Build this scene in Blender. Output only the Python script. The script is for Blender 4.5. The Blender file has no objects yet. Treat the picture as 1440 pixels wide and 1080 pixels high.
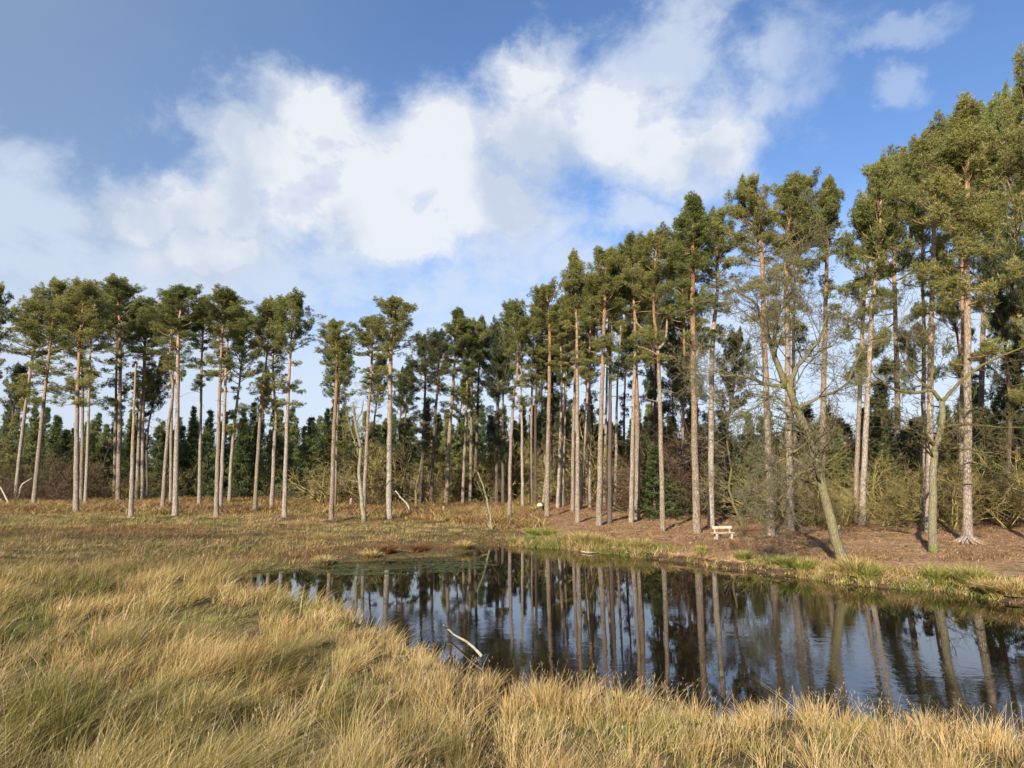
import bpy, math
import numpy as np
from mathutils import Vector, Matrix

C = bpy.context.scene.collection
sc = bpy.context.scene
R = math.radians

# ------------------------------------------------------------------ camera
CAMZ = 3.6
FPX = 960.0            # focal length in photo pixels (1440 wide)
PITCH = math.atan(128.0 / FPX)
cam_d = bpy.data.cameras.new('camera')
cam_d.sensor_width = 36.0
cam_d.lens = 36.0 * FPX / 1440.0
cam_d.clip_start = 0.1
cam_d.clip_end = 5000.0
cam = bpy.data.objects.new('camera', cam_d)
cam.location = (0, 0, CAMZ)
cam.rotation_euler = (R(90) + PITCH, 0, 0)
C.objects.link(cam)
sc.camera = cam

FW = np.array([0, math.cos(PITCH), math.sin(PITCH)])
UP = np.array([0, -math.sin(PITCH), math.cos(PITCH)])
RT = np.array([1.0, 0, 0])
CAM = np.array([0, 0, CAMZ])


def ray(px, py):
    d = FW + RT * ((px - 720) / FPX) + UP * ((540 - py) / FPX)
    return d / np.linalg.norm(d)


def on_z(px, py, z=0.0):
    d = ray(px, py)
    return CAM + d * ((z - CAMZ) / d[2])


def on_y(px, py, Y):
    d = ray(px, py)
    return CAM + d * (Y / d[1])


def to_px(x, y, z):
    vx = x
    f = y * FW[1] + (z - CAMZ) * FW[2]
    u = y * UP[1] + (z - CAMZ) * UP[2]
    f = np.maximum(f, 0.05)
    return 720 + FPX * vx / f, 540 - FPX * u / f


# ------------------------------------------------------------------ exposure
sc.view_settings.view_transform = 'Standard'
sc.view_settings.look = 'None'
sc.view_settings.exposure = 0.80
sc.view_settings.gamma = 1.0
sc.cycles.max_bounces = 5
sc.cycles.diffuse_bounces = 3
sc.cycles.glossy_bounces = 3
sc.cycles.transmission_bounces = 3

# ------------------------------------------------------------------ sun
SUN_EL, SUN_AZ = R(27), R(204)         # azimuth clockwise from +Y
sd = np.array([math.sin(SUN_AZ) * math.cos(SUN_EL), math.cos(SUN_AZ) * math.cos(SUN_EL), math.sin(SUN_EL)])
sl = bpy.data.lights.new('sun', 'SUN')
sl.energy = 5.0
sl.angle = R(0.5)
sl.color = (1.0, 0.89, 0.72)
so = bpy.data.objects.new('sun', sl)
so.rotation_euler = Vector(sd).to_track_quat('Z', 'Y').to_euler()
C.objects.link(so)


# ------------------------------------------------------------------ node helper
class NT:
    def __init__(s, nt):
        s.nt = nt
        s.nt.nodes.clear()

    def n(s, typ, ins=None, **props):
        nd = s.nt.nodes.new(typ)
        for k, v in props.items():
            setattr(nd, k, v)
        for k, v in (ins or {}).items():
            if isinstance(v, bpy.types.NodeSocket):
                s.nt.links.new(v, nd.inputs[k])
            else:
                nd.inputs[k].default_value = v
        return nd

    def math(s, op, a, b=0.0, c=0.0, clamp=False):
        nd = s.n('ShaderNodeMath', {0: a, 1: b, 2: c}, operation=op, use_clamp=clamp)
        return nd.outputs[0]

    def vmath(s, op, a, b=(0, 0, 0), c=(0, 0, 0)):
        nd = s.n('ShaderNodeVectorMath', {0: a, 1: b, 2: c}, operation=op)
        return nd.outputs['Value'] if op in ('LENGTH', 'DOT_PRODUCT') else nd.outputs[0]

    def sstep(s, v, a, b, lo=0.0, hi=1.0):
        nd = s.n('ShaderNodeMapRange', {0: v, 1: a, 2: b, 3: lo, 4: hi}, interpolation_type='SMOOTHSTEP')
        return nd.outputs[0]

    def mix(s, f, a, b):
        nd = s.n('ShaderNodeMix', data_type='RGBA')
        for i, v in ((0, f), (6, a), (7, b)):
            if isinstance(v, bpy.types.NodeSocket):
                s.nt.links.new(v, nd.inputs[i])
            elif i == 0:
                nd.inputs[0].default_value = v
            else:
                nd.inputs[i].default_value = (*v[:3], 1)
        return nd.outputs[2]

    def noise(s, vec, scale, detail=4.0, rough=0.55, dist=0.0):
        return s.n('ShaderNodeTexNoise', {'Vector': vec, 'Scale': scale, 'Detail': detail, 'Roughness': rough, 'Distortion': dist}).outputs[0]


# ------------------------------------------------------------------ world: Nishita sky with procedural clouds
world = bpy.data.worlds.new('World')
sc.world = world
world.use_nodes = True
W = NT(world.node_tree)
SKY_STR = 0.10
sky = W.n('ShaderNodeTexSky', sky_type='NISHITA', sun_disc=False, sun_elevation=SUN_EL, sun_rotation=SUN_AZ,
          altitude=50.0, air_density=1.0, dust_density=0.6, ozone_density=1.6)
tc = W.n('ShaderNodeTexCoord')
dirv = tc.outputs['Generated']
sep = W.n('ShaderNodeSeparateXYZ', {0: dirv})
az = W.math('ARCTAN2', sep.outputs[0], sep.outputs[1])
el = W.math('ARCSINE', sep.outputs[2])
uv = W.n('ShaderNodeCombineXYZ', {0: az, 1: el, 2: 0.0}).outputs[0]


def azel(px, py):
    d = ray(px, py)
    return math.atan2(d[0], d[1]), math.asin(d[2])


# warp the coordinates with noise so that the cloud outlines billow
n1 = W.n('ShaderNodeTexNoise', {'Vector': dirv, 'Scale': 4.5, 'Detail': 7.0, 'Roughness': 0.58})
warp = W.vmath('MULTIPLY_ADD', n1.outputs[1], (0.16, 0.12, 0.0), (-0.08, -0.06, 0.0))
n1b = W.n('ShaderNodeTexNoise', {'Vector': dirv, 'Scale': 24.0, 'Detail': 8.0, 'Roughness': 0.65})
warp = W.vmath('ADD', warp, W.vmath('MULTIPLY_ADD', n1b.outputs[1], (0.066, 0.06, 0.0), (-0.033, -0.03, 0.0)))
uvw = W.vmath('ADD', uv, warp)


def cloud_field(blobs, vec):
    acc = None
    for (cx, cy, rx, ry) in blobs:
        a0, e0 = azel(cx, cy)
        a1, _ = azel(cx + rx, cy)
        _, e1 = azel(cx, cy - ry)
        ru, rv = abs(a1 - a0), abs(e1 - e0)
        q = W.vmath('MULTIPLY_ADD', vec, (1 / ru, 1 / rv, 0), (-a0 / ru, -e0 / rv, 0))
        d = W.vmath('LENGTH', q)
        acc = d if acc is None else W.math('SMOOTH_MIN', acc, d, 0.25)
    return acc


CUM = [(240, 270, 80, 50), (480, 300, 200, 60), (690, 290, 120, 70), (930, 190, 90, 80), (1010, 190, 80, 60), (165, 285, 95, 62), (270, 330, 110, 60), (345, 195, 80, 62), (320, 270, 90, 70), (450, 150, 80, 60), (400, 230, 130, 90), (520, 250, 120, 100),
       (615, 190, 80, 75), (640, 260, 120, 80), (750, 115, 62, 62), (740, 200, 110, 95), (850, 180, 100, 80), (560, 330, 110, 40)]
VEIL = [(940, 60, 110, 110), (1000, 170, 130, 100), (880, 120, 70, 90), (1240, 50, 80, 24), (1090, 60, 90, 80), (100, 360, 200, 70), (700, 370, 140, 60), (900, 300, 70, 30), (800, 360, 60, 50), (740, 320, 110, 90), (960, 320, 70, 22),
        (1080, 130, 70, 50), (330, 370, 420, 95), (60, 300, 130, 90), (620, 420, 160, 60), (1255, 130, 36, 30), (640, 390, 60, 60), (880, 370, 50, 22), (30, 300, 60, 60)]
d1 = cloud_field(CUM, uvw)
d2 = cloud_field(VEIL, uvw)
nf = W.noise(W.vmath('MULTIPLY', dirv, (1.0, 1.0, 1.35)), 9.0, 10.0, 0.62, 0.25)
nf2 = W.noise(dirv, 5.0, 6.0, 0.55, 0.0)
den1 = W.math('ADD', W.math('SUBTRACT', 1.12, d1), W.math('MULTIPLY', W.math('SUBTRACT', nf, 0.5), 2.1))
a1_ = W.math('MAXIMUM', W.math('MULTIPLY', W.sstep(den1, 0.14, 0.66), 0.95), W.math('MULTIPLY', W.sstep(den1, -0.35, 0.6), 0.8))
den2 = W.math('ADD', W.math('SUBTRACT', 1.1, d2), W.math('MULTIPLY', W.math('SUBTRACT', nf, 0.5), 2.6))
a2_ = W.math('MULTIPLY', W.sstep(den2, -0.2, 0.9), W.sstep(az, 0.34, 0.46, 0.8, 0.42))
# low band of cloud behind the wood
lowv = W.math('ADD', el, W.math('MULTIPLY', W.math('SUBTRACT', nf2, 0.5), 0.55))
a3_ = W.math('MULTIPLY', W.sstep(lowv, 0.38, 0.14), 0.88)
# clouds around and behind the viewpoint
back = W.sstep(sep.outputs[1], 0.25, -0.1)
a4_ = W.math('MULTIPLY', W.math('MULTIPLY', W.sstep(nf2, 0.5, 0.62), back), 0.85)
alpha = W.math('MAXIMUM', W.math('MAXIMUM', a1_, a2_), W.math('MAXIMUM', a3_, a4_))
# thin high veil on the left of the sky
hz = W.math('MULTIPLY', W.sstep(W.math('ADD', az, W.math('MULTIPLY', nf2, 0.3)), 0.15, -0.70), 0.74)
k = 0.62 / SKY_STR
tintsky = W.n('ShaderNodeMix', {0: 1.0, 6: sky.outputs[0], 7: (0.74, 0.88, 1.10, 1)}, data_type='RGBA', blend_type='MULTIPLY').outputs[2]
base_sky = W.mix(hz, tintsky, (0.27 * k, 0.37 * k, 0.53 * k))
ns = W.noise(W.vmath('ADD', dirv, (-0.03, 0.0, 0.05)), 6.0, 5.0, 0.5)
shade = W.math('MULTIPLY', W.sstep(ns, 0.40, 0.57), W.sstep(W.math('ADD', el, W.math('MULTIPLY', az, -0.05)), 0.05, 0.42, 0.55, 1.0))
ccol = W.mix(shade, (0.58 * k, 0.65 * k, 0.76 * k), (0.84 * k, 0.86 * k, 0.89 * k))
ccol = W.mix(W.sstep(d1, 1.25, 0.6), (0.66 * k, 0.74 * k, 0.86 * k), ccol)
col = W.mix(W.math('MULTIPLY', alpha, 0.95), base_sky, ccol)
bg = W.n('ShaderNodeBackground', {'Color': col, 'Strength': SKY_STR})
wo = W.n('ShaderNodeOutputWorld', {'Surface': bg.outputs[0]})
world.cycles.sampling_method = 'MANUAL'
world.cycles.sample_map_resolution = 512

# ------------------------------------------------------------------ materials


def mat(name):
    m = bpy.data.materials.new(name)
    m.use_nodes = True
    return m, NT(m.node_tree)


def out(T, sh):
    T.n('ShaderNodeOutputMaterial', {'Surface': sh})


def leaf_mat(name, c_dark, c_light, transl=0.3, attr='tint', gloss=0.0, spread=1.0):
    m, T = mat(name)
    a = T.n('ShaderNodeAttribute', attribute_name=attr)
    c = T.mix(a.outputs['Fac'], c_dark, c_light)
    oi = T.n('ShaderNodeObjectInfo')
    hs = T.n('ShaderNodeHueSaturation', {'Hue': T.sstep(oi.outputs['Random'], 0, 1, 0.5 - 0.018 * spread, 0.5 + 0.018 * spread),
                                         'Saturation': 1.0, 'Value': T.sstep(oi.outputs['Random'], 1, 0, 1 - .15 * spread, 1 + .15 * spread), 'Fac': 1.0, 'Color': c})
    d = T.n('ShaderNodeBsdfDiffuse', {'Color': hs.outputs[0]})
    t = T.n('ShaderNodeBsdfTranslucent', {'Color': hs.outputs[0]})
    s = T.n('ShaderNodeMixShader', {0: transl, 1: d.outputs[0], 2: t.outputs[0]}).outputs[0]
    if gloss:
        g = T.n('ShaderNodeBsdfGlossy', {'Color': (0.8, 0.85, 0.9, 1), 'Roughness': 0.45})
        s = T.n('ShaderNodeMixShader', {0: gloss, 1: s, 2: g.outputs[0]}).outputs[0]
    out(T, s)
    return m


def grass_mat(name, transl=0.22, gloss=0.03):
    m, T = mat(name)
    a = T.n('ShaderNodeAttribute', attribute_name='Col')
    d = T.n('ShaderNodeBsdfDiffuse', {'Color': a.outputs[0]})
    t = T.n('ShaderNodeBsdfTranslucent', {'Color': a.outputs[0]})
    s = T.n('ShaderNodeMixShader', {0: transl, 1: d.outputs[0], 2: t.outputs[0]}).outputs[0]
    g = T.n('ShaderNodeBsdfGlossy', {'Color': (0.9, 0.9, 0.85, 1), 'Roughness': 0.4})
    s = T.n('ShaderNodeMixShader', {0: gloss, 1: s, 2: g.outputs[0]}).outputs[0]
    out(T, s)
    return m


def bark_mat(name, low, high, green=None, t0=0.3, t1=0.7, patch=None):
    m, T = mat(name)
    co = T.n('ShaderNodeTexCoord').outputs['Object']
    h = T.n('ShaderNodeAttribute', attribute_name='hgt').outputs['Fac']
    nz = T.noise(co, 1.3, 5, 0.6)
    hh = T.math('ADD', h, T.math('MULTIPLY', T.math('SUBTRACT', nz, 0.5), 0.5))
    c = T.mix(T.sstep(hh, t0, t1), low, high)
    st = T.vmath('MULTIPLY', co, (9, 9, 2.4))
    vo = T.n('ShaderNodeTexVoronoi', {'Vector': st, 'Scale': 1.6}, feature='DISTANCE_TO_EDGE').outputs[0]
    crack = T.sstep(vo, 0.0, 0.16)
    big = T.noise(T.vmath('MULTIPLY', co, (5, 5, 1.6)), 1.0, 4, .6)
    c = T.mix(T.sstep(big, .45, .62), c, T.n('ShaderNodeHueSaturation', {'Value': 1.28, 'Saturation': .95, 'Color': c}).outputs[0])
    fine = T.noise(T.vmath('MULTIPLY', co, (10, 10, 3)), 2.0, 5, 0.7)
    c = T.mix(T.sstep(fine, 0.35, 0.7), T.mix(0.55, c, (0.10, 0.08, 0.065)), c)
    c = T.mix(T.math('MULTIPLY', T.math('SUBTRACT', 1.0, crack), 0.6), c, (0.07, 0.05, 0.04))
    if green is not None:
        g = T.math('MULTIPLY', T.sstep(T.noise(co, 2.2, 4, 0.6), 0.35, 0.62), 0.8)
        c = T.mix(g, c, green)
    if patch is not None:      # moss round the foot of the trunk
        g = T.sstep(T.math('ADD', h, T.math('MULTIPLY', T.noise(co, 3.0), 0.06)), 0.085, 0.05)
        c = T.mix(g, c, patch)
    oi = T.n('ShaderNodeObjectInfo')
    c = T.n('ShaderNodeHueSaturation', {'Hue': 0.5, 'Saturation': T.sstep(oi.outputs['Random'], 0, 1, 0.8, 1.15), 'Value': T.sstep(oi.outputs['Random'], 1, 0, 0.82, 1.12), 'Fac': 1.0, 'Color': c}).outputs[0]
    bp = T.n('ShaderNodeBump', {'Strength': 0.6, 'Distance': 0.03, 'Height': T.math('ADD', crack, fine)})
    p = T.n('ShaderNodeBsdfPrincipled', {'Base Color': c, 'Roughness': 0.85, 'Normal': bp.outputs[0], 'Specular IOR Level': 0.2})
    out(T, p.outputs[0])
    return m


def plain_mat(name, c1, c2, scale=6.0, rough=0.8, bump=0.3):
    m, T = mat(name)
    co = T.n('ShaderNodeTexCoord').outputs['Object']
    nz = T.noise(T.vmath('MULTIPLY', co, (1, 1, 1)), scale, 6, 0.65)
    c = T.mix(T.sstep(nz, 0.35, 0.65), c1, c2)
    bp = T.n('ShaderNodeBump', {'Strength': bump, 'Distance': 0.01, 'Height': nz})
    p = T.n('ShaderNodeBsdfPrincipled', {'Base Color': c, 'Roughness': rough, 'Normal': bp.outputs[0], 'Specular IOR Level': 0.25})
    out(T, p.outputs[0])
    return m


M = {}
M['bark'] = bark_mat('pine_bark', (0.41, 0.335, 0.265), (0.50, 0.29, 0.15))
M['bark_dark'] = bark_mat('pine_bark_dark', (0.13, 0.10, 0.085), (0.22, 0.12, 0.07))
M['bark_moss'] = bark_mat('mossy_bark', (0.25, 0.21, 0.13), (0.20, 0.17, 0.10), green=(0.185, 0.165, 0.065), patch=(0.17, 0.20, 0.03))
M['bark_pale'] = bark_mat('pale_bark', (0.42, 0.38, 0.28), (0.3, 0.26, 0.17), green=(0.22, 0.2, 0.10))
M['twig_olive'] = plain_mat('olive_twigs', (0.19, 0.155, 0.055), (0.37, 0.30, 0.12), 2.0)
M['twig_brown'] = plain_mat('brown_twigs', (0.07, 0.048, 0.033), (0.15, 0.095, 0.06), 2.0)
M['limb'] = plain_mat('pine_limb_bark', (0.17, 0.11, 0.07), (0.33, 0.20, 0.11), 2.0)
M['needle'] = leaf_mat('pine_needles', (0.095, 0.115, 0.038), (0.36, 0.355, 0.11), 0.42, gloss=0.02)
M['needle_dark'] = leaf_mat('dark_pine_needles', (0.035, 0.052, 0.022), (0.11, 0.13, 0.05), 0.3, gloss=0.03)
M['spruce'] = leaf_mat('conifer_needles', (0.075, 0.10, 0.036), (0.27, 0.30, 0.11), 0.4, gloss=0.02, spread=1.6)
M['grass'] = grass_mat('dry_grass')
M['bench'] = plain_mat('pale_bench_wood', (0.40, 0.33, 0.25), (0.62, 0.53, 0.41), 9.0, 0.7)
M['deadwood'] = plain_mat('bleached_deadwood', (0.26, 0.22, 0.16), (0.46, 0.41, 0.32), 5.0)
M['darklog'] = plain_mat('dark_log_bark', (0.07, 0.055, 0.04), (0.16, 0.12, 0.08), 5.0)
M['stump'] = plain_mat('weathered_stump', (0.16, 0.12, 0.08), (0.34, 0.27, 0.19), 7.0)
M['cutwood'] = plain_mat('sawn_wood', (0.60, 0.42, 0.22), (0.72, 0.55, 0.33), 7.0)
M['weed'] = plain_mat('floating_weed', (0.06, 0.085, 0.02), (0.12, 0.13, 0.05), 3.0, 0.5)

# ------------------------------------------------------------------ mesh helpers


def tag(o, label=None, cat=None, group=None, kind=None):
    if label: o['label'] = label
    if cat: o['category'] = cat
    if group: o['group'] = group
    if kind: o['kind'] = kind
    return o


def raw_mesh(name, V, F, attrs=None, smooth=False):
    """V (n,3) ; F list of int arrays each (m,k)."""
    me = bpy.data.meshes.new(name)
    V = np.asarray(V, dtype=np.float32)
    me.vertices.add(len(V))
    me.vertices.foreach_set('co', V.ravel())
    F = [f for f in F if len(f)]
    tot = sum(f.size for f in F)
    nf_ = sum(len(f) for f in F)
    me.loops.add(tot)
    me.loops.foreach_set('vertex_index', np.concatenate([f.ravel() for f in F]).astype(np.int32))
    me.polygons.add(nf_)
    sizes = np.concatenate([np.full(len(f), f.shape[1], dtype=np.int32) for f in F])
    starts = np.concatenate([[0], np.cumsum(sizes)[:-1]]).astype(np.int32)
    me.polygons.foreach_set('loop_start', starts)
    me.polygons.foreach_set('use_smooth', np.full(nf_, smooth, dtype=bool))
    for k_, (typ, dat) in (attrs or {}).items():
        a = me.attributes.new(k_, typ, 'POINT')
        key = 'color' if typ == 'FLOAT_COLOR' else 'value'
        a.data.foreach_set(key, np.asarray(dat, dtype=np.float32).ravel())
    me.update(calc_edges=True)
    return me


def link(name, me, material=None, parent=None, loc=None):
    o = bpy.data.objects.new(name, me)
    if material is not None and me is not None and not me.materials:
        me.materials.append(material)
    C.objects.link(o)
    if parent is not None: o.parent = parent
    if loc is not None: o.location = loc
    return o


def empty(name, loc):
    o = bpy.data.objects.new(name, None)
    o.location = loc
    o.empty_display_size = 0.3
    C.objects.link(o)
    return o


def nrm(v):
    return v / np.maximum(np.linalg.norm(v, axis=-1, keepdims=True), 1e-9)


def tubes(paths, sides=3, cap=True):
    """paths: list of (pts (n,3), radii (n,)). returns V, F(list), h (0..1 along)."""
    groups = {}
    for p, r in paths:
        groups.setdefault(len(p), []).append((p, r))
    Vs, Fs, Hs, base = [], [], [], 0
    ang = np.arange(sides) * 2 * np.pi / sides
    for n, lst in groups.items():
        P = np.array([a for a, _ in lst], dtype=float)
        Rr = np.array([b for _, b in lst], dtype=float)
        T = np.empty_like(P)
        T[:, 1:-1] = P[:, 2:] - P[:, :-2]
        T[:, 0] = P[:, 1] - P[:, 0]
        T[:, -1] = P[:, -1] - P[:, -2]
        T = nrm(T)
        mean = nrm(P[:, -1] - P[:, 0])
        ref = np.where(np.abs(mean[:, 2:3]) > 0.8, np.array([[1.0, 0, 0]]), np.array([[0, 0, 1.0]]))
        A = nrm(np.cross(T, ref[:, None, :]))
        B = np.cross(T, A)
        V = P[:, :, None, :] + Rr[:, :, None, None] * (A[:, :, None, :] * np.cos(ang)[None, None, :, None] + B[:, :, None, :] * np.sin(ang)[None, None, :, None])
        m = len(lst)
        idx = base + np.arange(m * n * sides).reshape(m, n, sides)
        a = idx[:, :-1, :]
        b = np.roll(a, -1, axis=2)
        c = idx[:, 1:, :]
        d = np.roll(c, -1, axis=2)
        Fs.append(np.stack([a, b, d, c], -1).reshape(-1, 4))
        if cap:
            Fs.append(idx[:, -1, :].reshape(-1, sides))
            Fs.append(idx[:, 0, ::-1].reshape(-1, sides))
        Vs.append(V.reshape(-1, 3))
        Hs.append(np.broadcast_to(np.linspace(0, 1, n)[None, :, None], (m, n, sides)).ravel())
        base += m * n * sides
    return np.concatenate(Vs), Fs, np.concatenate(Hs)


def tube_mesh(name, paths, sides=3, smooth=True):
    V, F, H = tubes(paths, sides)
    return raw_mesh(name, V, F, {'hgt': ('FLOAT', H)}, smooth)


def resample(pts, n, bow=None):
    """smooth Catmull-Rom through pts"""
    pts = np.asarray(pts, float)
    m = len(pts)
    if m == 2:
        t = np.linspace(0, 1, n)[:, None]
        return pts[0] * (1 - t) + pts[1] * t
    P = np.vstack([2 * pts[0] - pts[1], pts, 2 * pts[-1] - pts[-2]])
    outp = []
    for s in np.linspace(0, m - 1 - 1e-6, n):
        i = int(s); t = s - i
        p0, p1, p2, p3 = P[i], P[i + 1], P[i + 2], P[i + 3]
        outp.append(0.5 * ((2 * p1) + (-p0 + p2) * t + (2 * p0 - 5 * p1 + 4 * p2 - p3) * t * t + (-p0 + 3 * p1 - 3 * p2 + p3) * t ** 3))
    return np.array(outp)


# value noise in numpy
_rs = np.random.RandomState(7)
_tab = _rs.rand(256, 256)


def vnoise(x, y):
    xi = np.floor(x).astype(int); yi = np.floor(y).astype(int)
    fx = x - xi; fy = y - yi
    fx = fx * fx * (3 - 2 * fx); fy = fy * fy * (3 - 2 * fy)
    a = _tab[xi % 256, yi % 256]; b = _tab[(xi + 1) % 256, yi % 256]
    c = _tab[xi % 256, (yi + 1) % 256]; d = _tab[(xi + 1) % 256, (yi + 1) % 256]
    return (a * (1 - fx) + b * fx) * (1 - fy) + (c * (1 - fx) + d * fx) * fy


def fbm(x, y, o=3):
    s = 0; a = 1; t = 0
    for i in range(o):
        s = s + a * vnoise(x * 2 ** i + 17.3 * i, y * 2 ** i + 9.1 * i); t += a; a *= 0.5
    return s / t


def ss(v, a, b):
    t = np.clip((v - a) / (b - a), 0, 1)
    return t * t * (3 - 2 * t)


# ------------------------------------------------------------------ pond outline and terrain
NEAR = [(330, 812), (400, 822), (440, 826), (500, 846), (560, 876), (620, 905), (672, 922), (700, 925), (740, 935), (800, 937), (860, 940), (930, 946),
        (975, 955), (1000, 975), (1040, 980), (1080, 968), (1150, 972), (1230, 980), (1300, 990), (1370, 1000), (1440, 1008), (1560, 1022), (1750, 1040)]
FAR = [(1900, 905), (1560, 866), (1440, 850), (1400, 845), (1340, 832), (1280, 830), (1200, 824), (1140, 814), (1080, 808), (1040, 801), (1000, 797), (960, 791), (900, 784),
       (840, 777), (780, 771), (720, 768), (700, 766), (690, 770), (660, 776), (640, 782), (600, 783), (560, 786), (500, 790), (450, 796), (400, 801), (350, 806)]
POLY = np.array([on_z(x, y, 0.45)[:2] for x, y in NEAR] + [on_z(x, y, 0.0)[:2] for x, y in FAR])


def pond_sd(x, y):
    """signed distance to the pond, positive on land"""
    x = np.asarray(x, float); y = np.asarray(y, float)
    d = np.full(x.shape, 1e9); ins = np.zeros(x.shape, bool)
    n = len(POLY)
    for i in range(n):
        ax, ay = POLY[i]; bx, by = POLY[(i + 1) % n]
        ex, ey = bx - ax, by - ay
        t = np.clip(((x - ax) * ex + (y - ay) * ey) / (ex * ex + ey * ey), 0, 1)
        d = np.minimum(d, (x - ax - t * ex) ** 2 + (y - ay - t * ey) ** 2)
        cond = ((ay > y) != (by > y)) & (x < (bx - ax) * (y - ay) / (by - ay + 1e-12) + ax)
        ins ^= cond
    d = np.sqrt(d)
    return np.where(ins, -d, d)


def woodside(x, y):
    """1 on the far right bank (pine litter), 0 on the marsh side"""
    a = x / np.maximum(y, 1.0)
    far = ss(y, 20.5 - 11 * np.clip(a, -0.2, 1), 23 - 11 * np.clip(a, -0.2, 1))
    w = ss(a + 0.05 * (fbm(x * .15, y * .15) - .5), -0.02, 0.08)
    return far * w


def woodedge(x, y):
    """1 inside the wood (left and middle), by distance"""
    a = x / np.maximum(y, 1.0)
    e = 57 + 3 * (fbm(x * .12 + 5, y * .12) - .5)
    e = np.where(a > -0.25, 57 - (a + .25) * 45, e)
    return ss(y, e - 2, e + 2)


def height(x, y):
    x = np.asarray(x, float); y = np.asarray(y, float)
    s = pond_sd(x, y)
    s = s + 0.5 * (fbm(x * .9, y * .9, 2) - .5) * ss(np.abs(s), 0, 1.0)
    wf = woodside(x, y)
    so_ = np.maximum(s, 0)
    marsh = 0.14 * (1 - np.exp(-so_ / .3)) + 0.006 * np.minimum(so_, 40) + 0.10 * (fbm(x * .35, y * .35) - .5) * ss(so_, .3, 3)
    near = ss(y, 11.5, 2.5)
    marsh = marsh + near * (0.8 - 0.25 * ss(x, -3, 6)) + 0.42 * (fbm(x * 1.15 + 40, y * 1.15, 2) - .5) * ss(so_, .1, 1.5)
    # small ditch running from the pond towards the viewpoint
    dx = x + 0.33 - 0.25 * (y - 8.5) * 0.16
    marsh = marsh - 0.45 * np.exp(-(dx / .22) ** 2) * ss(y, 5.5, 7) * ss(y, 12.5, 11.5)
    wood = 0.34 * ss(so_ + .25 * (vnoise(x * 1.3, y * 1.3) - .5), 0.0, .7) + 0.016 * np.minimum(so_, 60) + 0.16 * (fbm(x * .5, y * .5) - .5) * ss(so_, .5, 2)
    z = marsh * (1 - wf) + wood * wf
    z = z + 0.012 * np.clip(y - 45, 0, 80) + 0.02 * np.clip(y - 150, 0, 150)
    z = np.where(s > .4, np.maximum(z, .04), z)
    z = np.where(s <= 0, np.maximum(-1.2, s * .55 - .02), z)
    return z


def ground_at(px, py):
    d = ray(px, py)
    if d[2] >= -0.004:
        d = d.copy(); d[2] = -0.004
    t = np.concatenate([np.arange(3, 120, .1)]) / d[1]
    x = d[0] * t; y = d[1] * t; z = CAMZ + d[2] * t
    h = height(x, y)
    i = np.argmax(z < h)
    if not (z < h).any(): i = len(t) - 1
    return np.array([x[i], y[i], h[i]])


def hz_(x, y):
    return float(height(np.array([x]), np.array([y]))[0])


# ground sheet
xs = [0.0]
st = .2
while xs[-1] < 900:
    if xs[-1] > 26: st *= 1.09
    xs.append(xs[-1] + st)
xs = np.array([-v for v in xs[:0:-1]] + xs)
ys = [-60, -40, -25, -15, -8, -4, -1, 1]
while ys[-1] < 1500:
    v = ys[-1]
    ys.append(v + (.5 if v < 3 else .14 if v < 20 else .25 if v < 42 else .6 if v < 90 else .6 + (v - 90) * .12))
ys = np.array(ys)
GX, GY = np.meshgrid(xs, ys)
GZ = height(GX, GY)
V = np.stack([GX, GY, GZ], -1).reshape(-1, 3)
nx, ny = len(xs), len(ys)
ii = np.arange(nx * ny).reshape(ny, nx)
F = np.stack([ii[:-1, :-1], ii[:-1, 1:], ii[1:, 1:], ii[1:, :-1]], -1).reshape(-1, 4)
wfv = woodside(V[:, 0], V[:, 1])
wev = woodedge(V[:, 0], V[:, 1])
m, T = mat('ground_soil')
co = T.n('ShaderNodeTexCoord').outputs['Object']
wf = T.n('ShaderNodeAttribute', attribute_name='litter').outputs['Fac']
we = T.n('ShaderNodeAttribute', attribute_name='edge').outputs['Fac']
na = T.noise(co, .55, 6, .6); nb = T.noise(co, 5.0, 7, .7); nc = T.noise(co, 30.0, 4, .7)
marsh = T.mix(T.sstep(nb, .35, .65), (0.055, 0.045, 0.022), (0.15, 0.115, 0.05))
lit = T.mix(T.sstep(nb, .35, .62), (0.17, 0.10, 0.055), (0.40, 0.25, 0.145))
lit = T.mix(T.math('MULTIPLY', T.sstep(na, .5, .68), .55), lit, (0.12, 0.11, 0.045))
lit = T.mix(T.sstep(nc, .55, .75), lit, (0.30, 0.2, 0.12))
sepz = T.n('ShaderNodeSeparateXYZ', {0: co}).outputs[2]
soil = T.sstep(T.math('ADD', sepz, T.math('MULTIPLY', nb, .12)), 0.33, 0.22)
lit = T.mix(soil, lit, T.mix(T.sstep(nb, .4, .6), (0.045, 0.03, 0.02), (0.10, 0.065, 0.04)))
edge = T.mix(T.sstep(nb, .35, .65), (0.07, 0.04, 0.02), (0.2, 0.11, 0.05))
c = T.mix(wf, T.mix(we, marsh, edge), lit)
bp = T.n('ShaderNodeBump', {'Strength': .8, 'Distance': .05, 'Height': T.math('ADD', nb, T.math('MULTIPLY', nc, .4))})
p = T.n('ShaderNodeBsdfPrincipled', {'Base Color': c, 'Roughness': .95, 'Normal': bp.outputs[0], 'Specular IOR Level': .1})
out(T, p.outputs[0])
me = raw_mesh('ground', V, [F], {'litter': ('FLOAT', wfv), 'edge': ('FLOAT', wev)}, True)
tag(link('ground', me, m), kind='structure')

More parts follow.
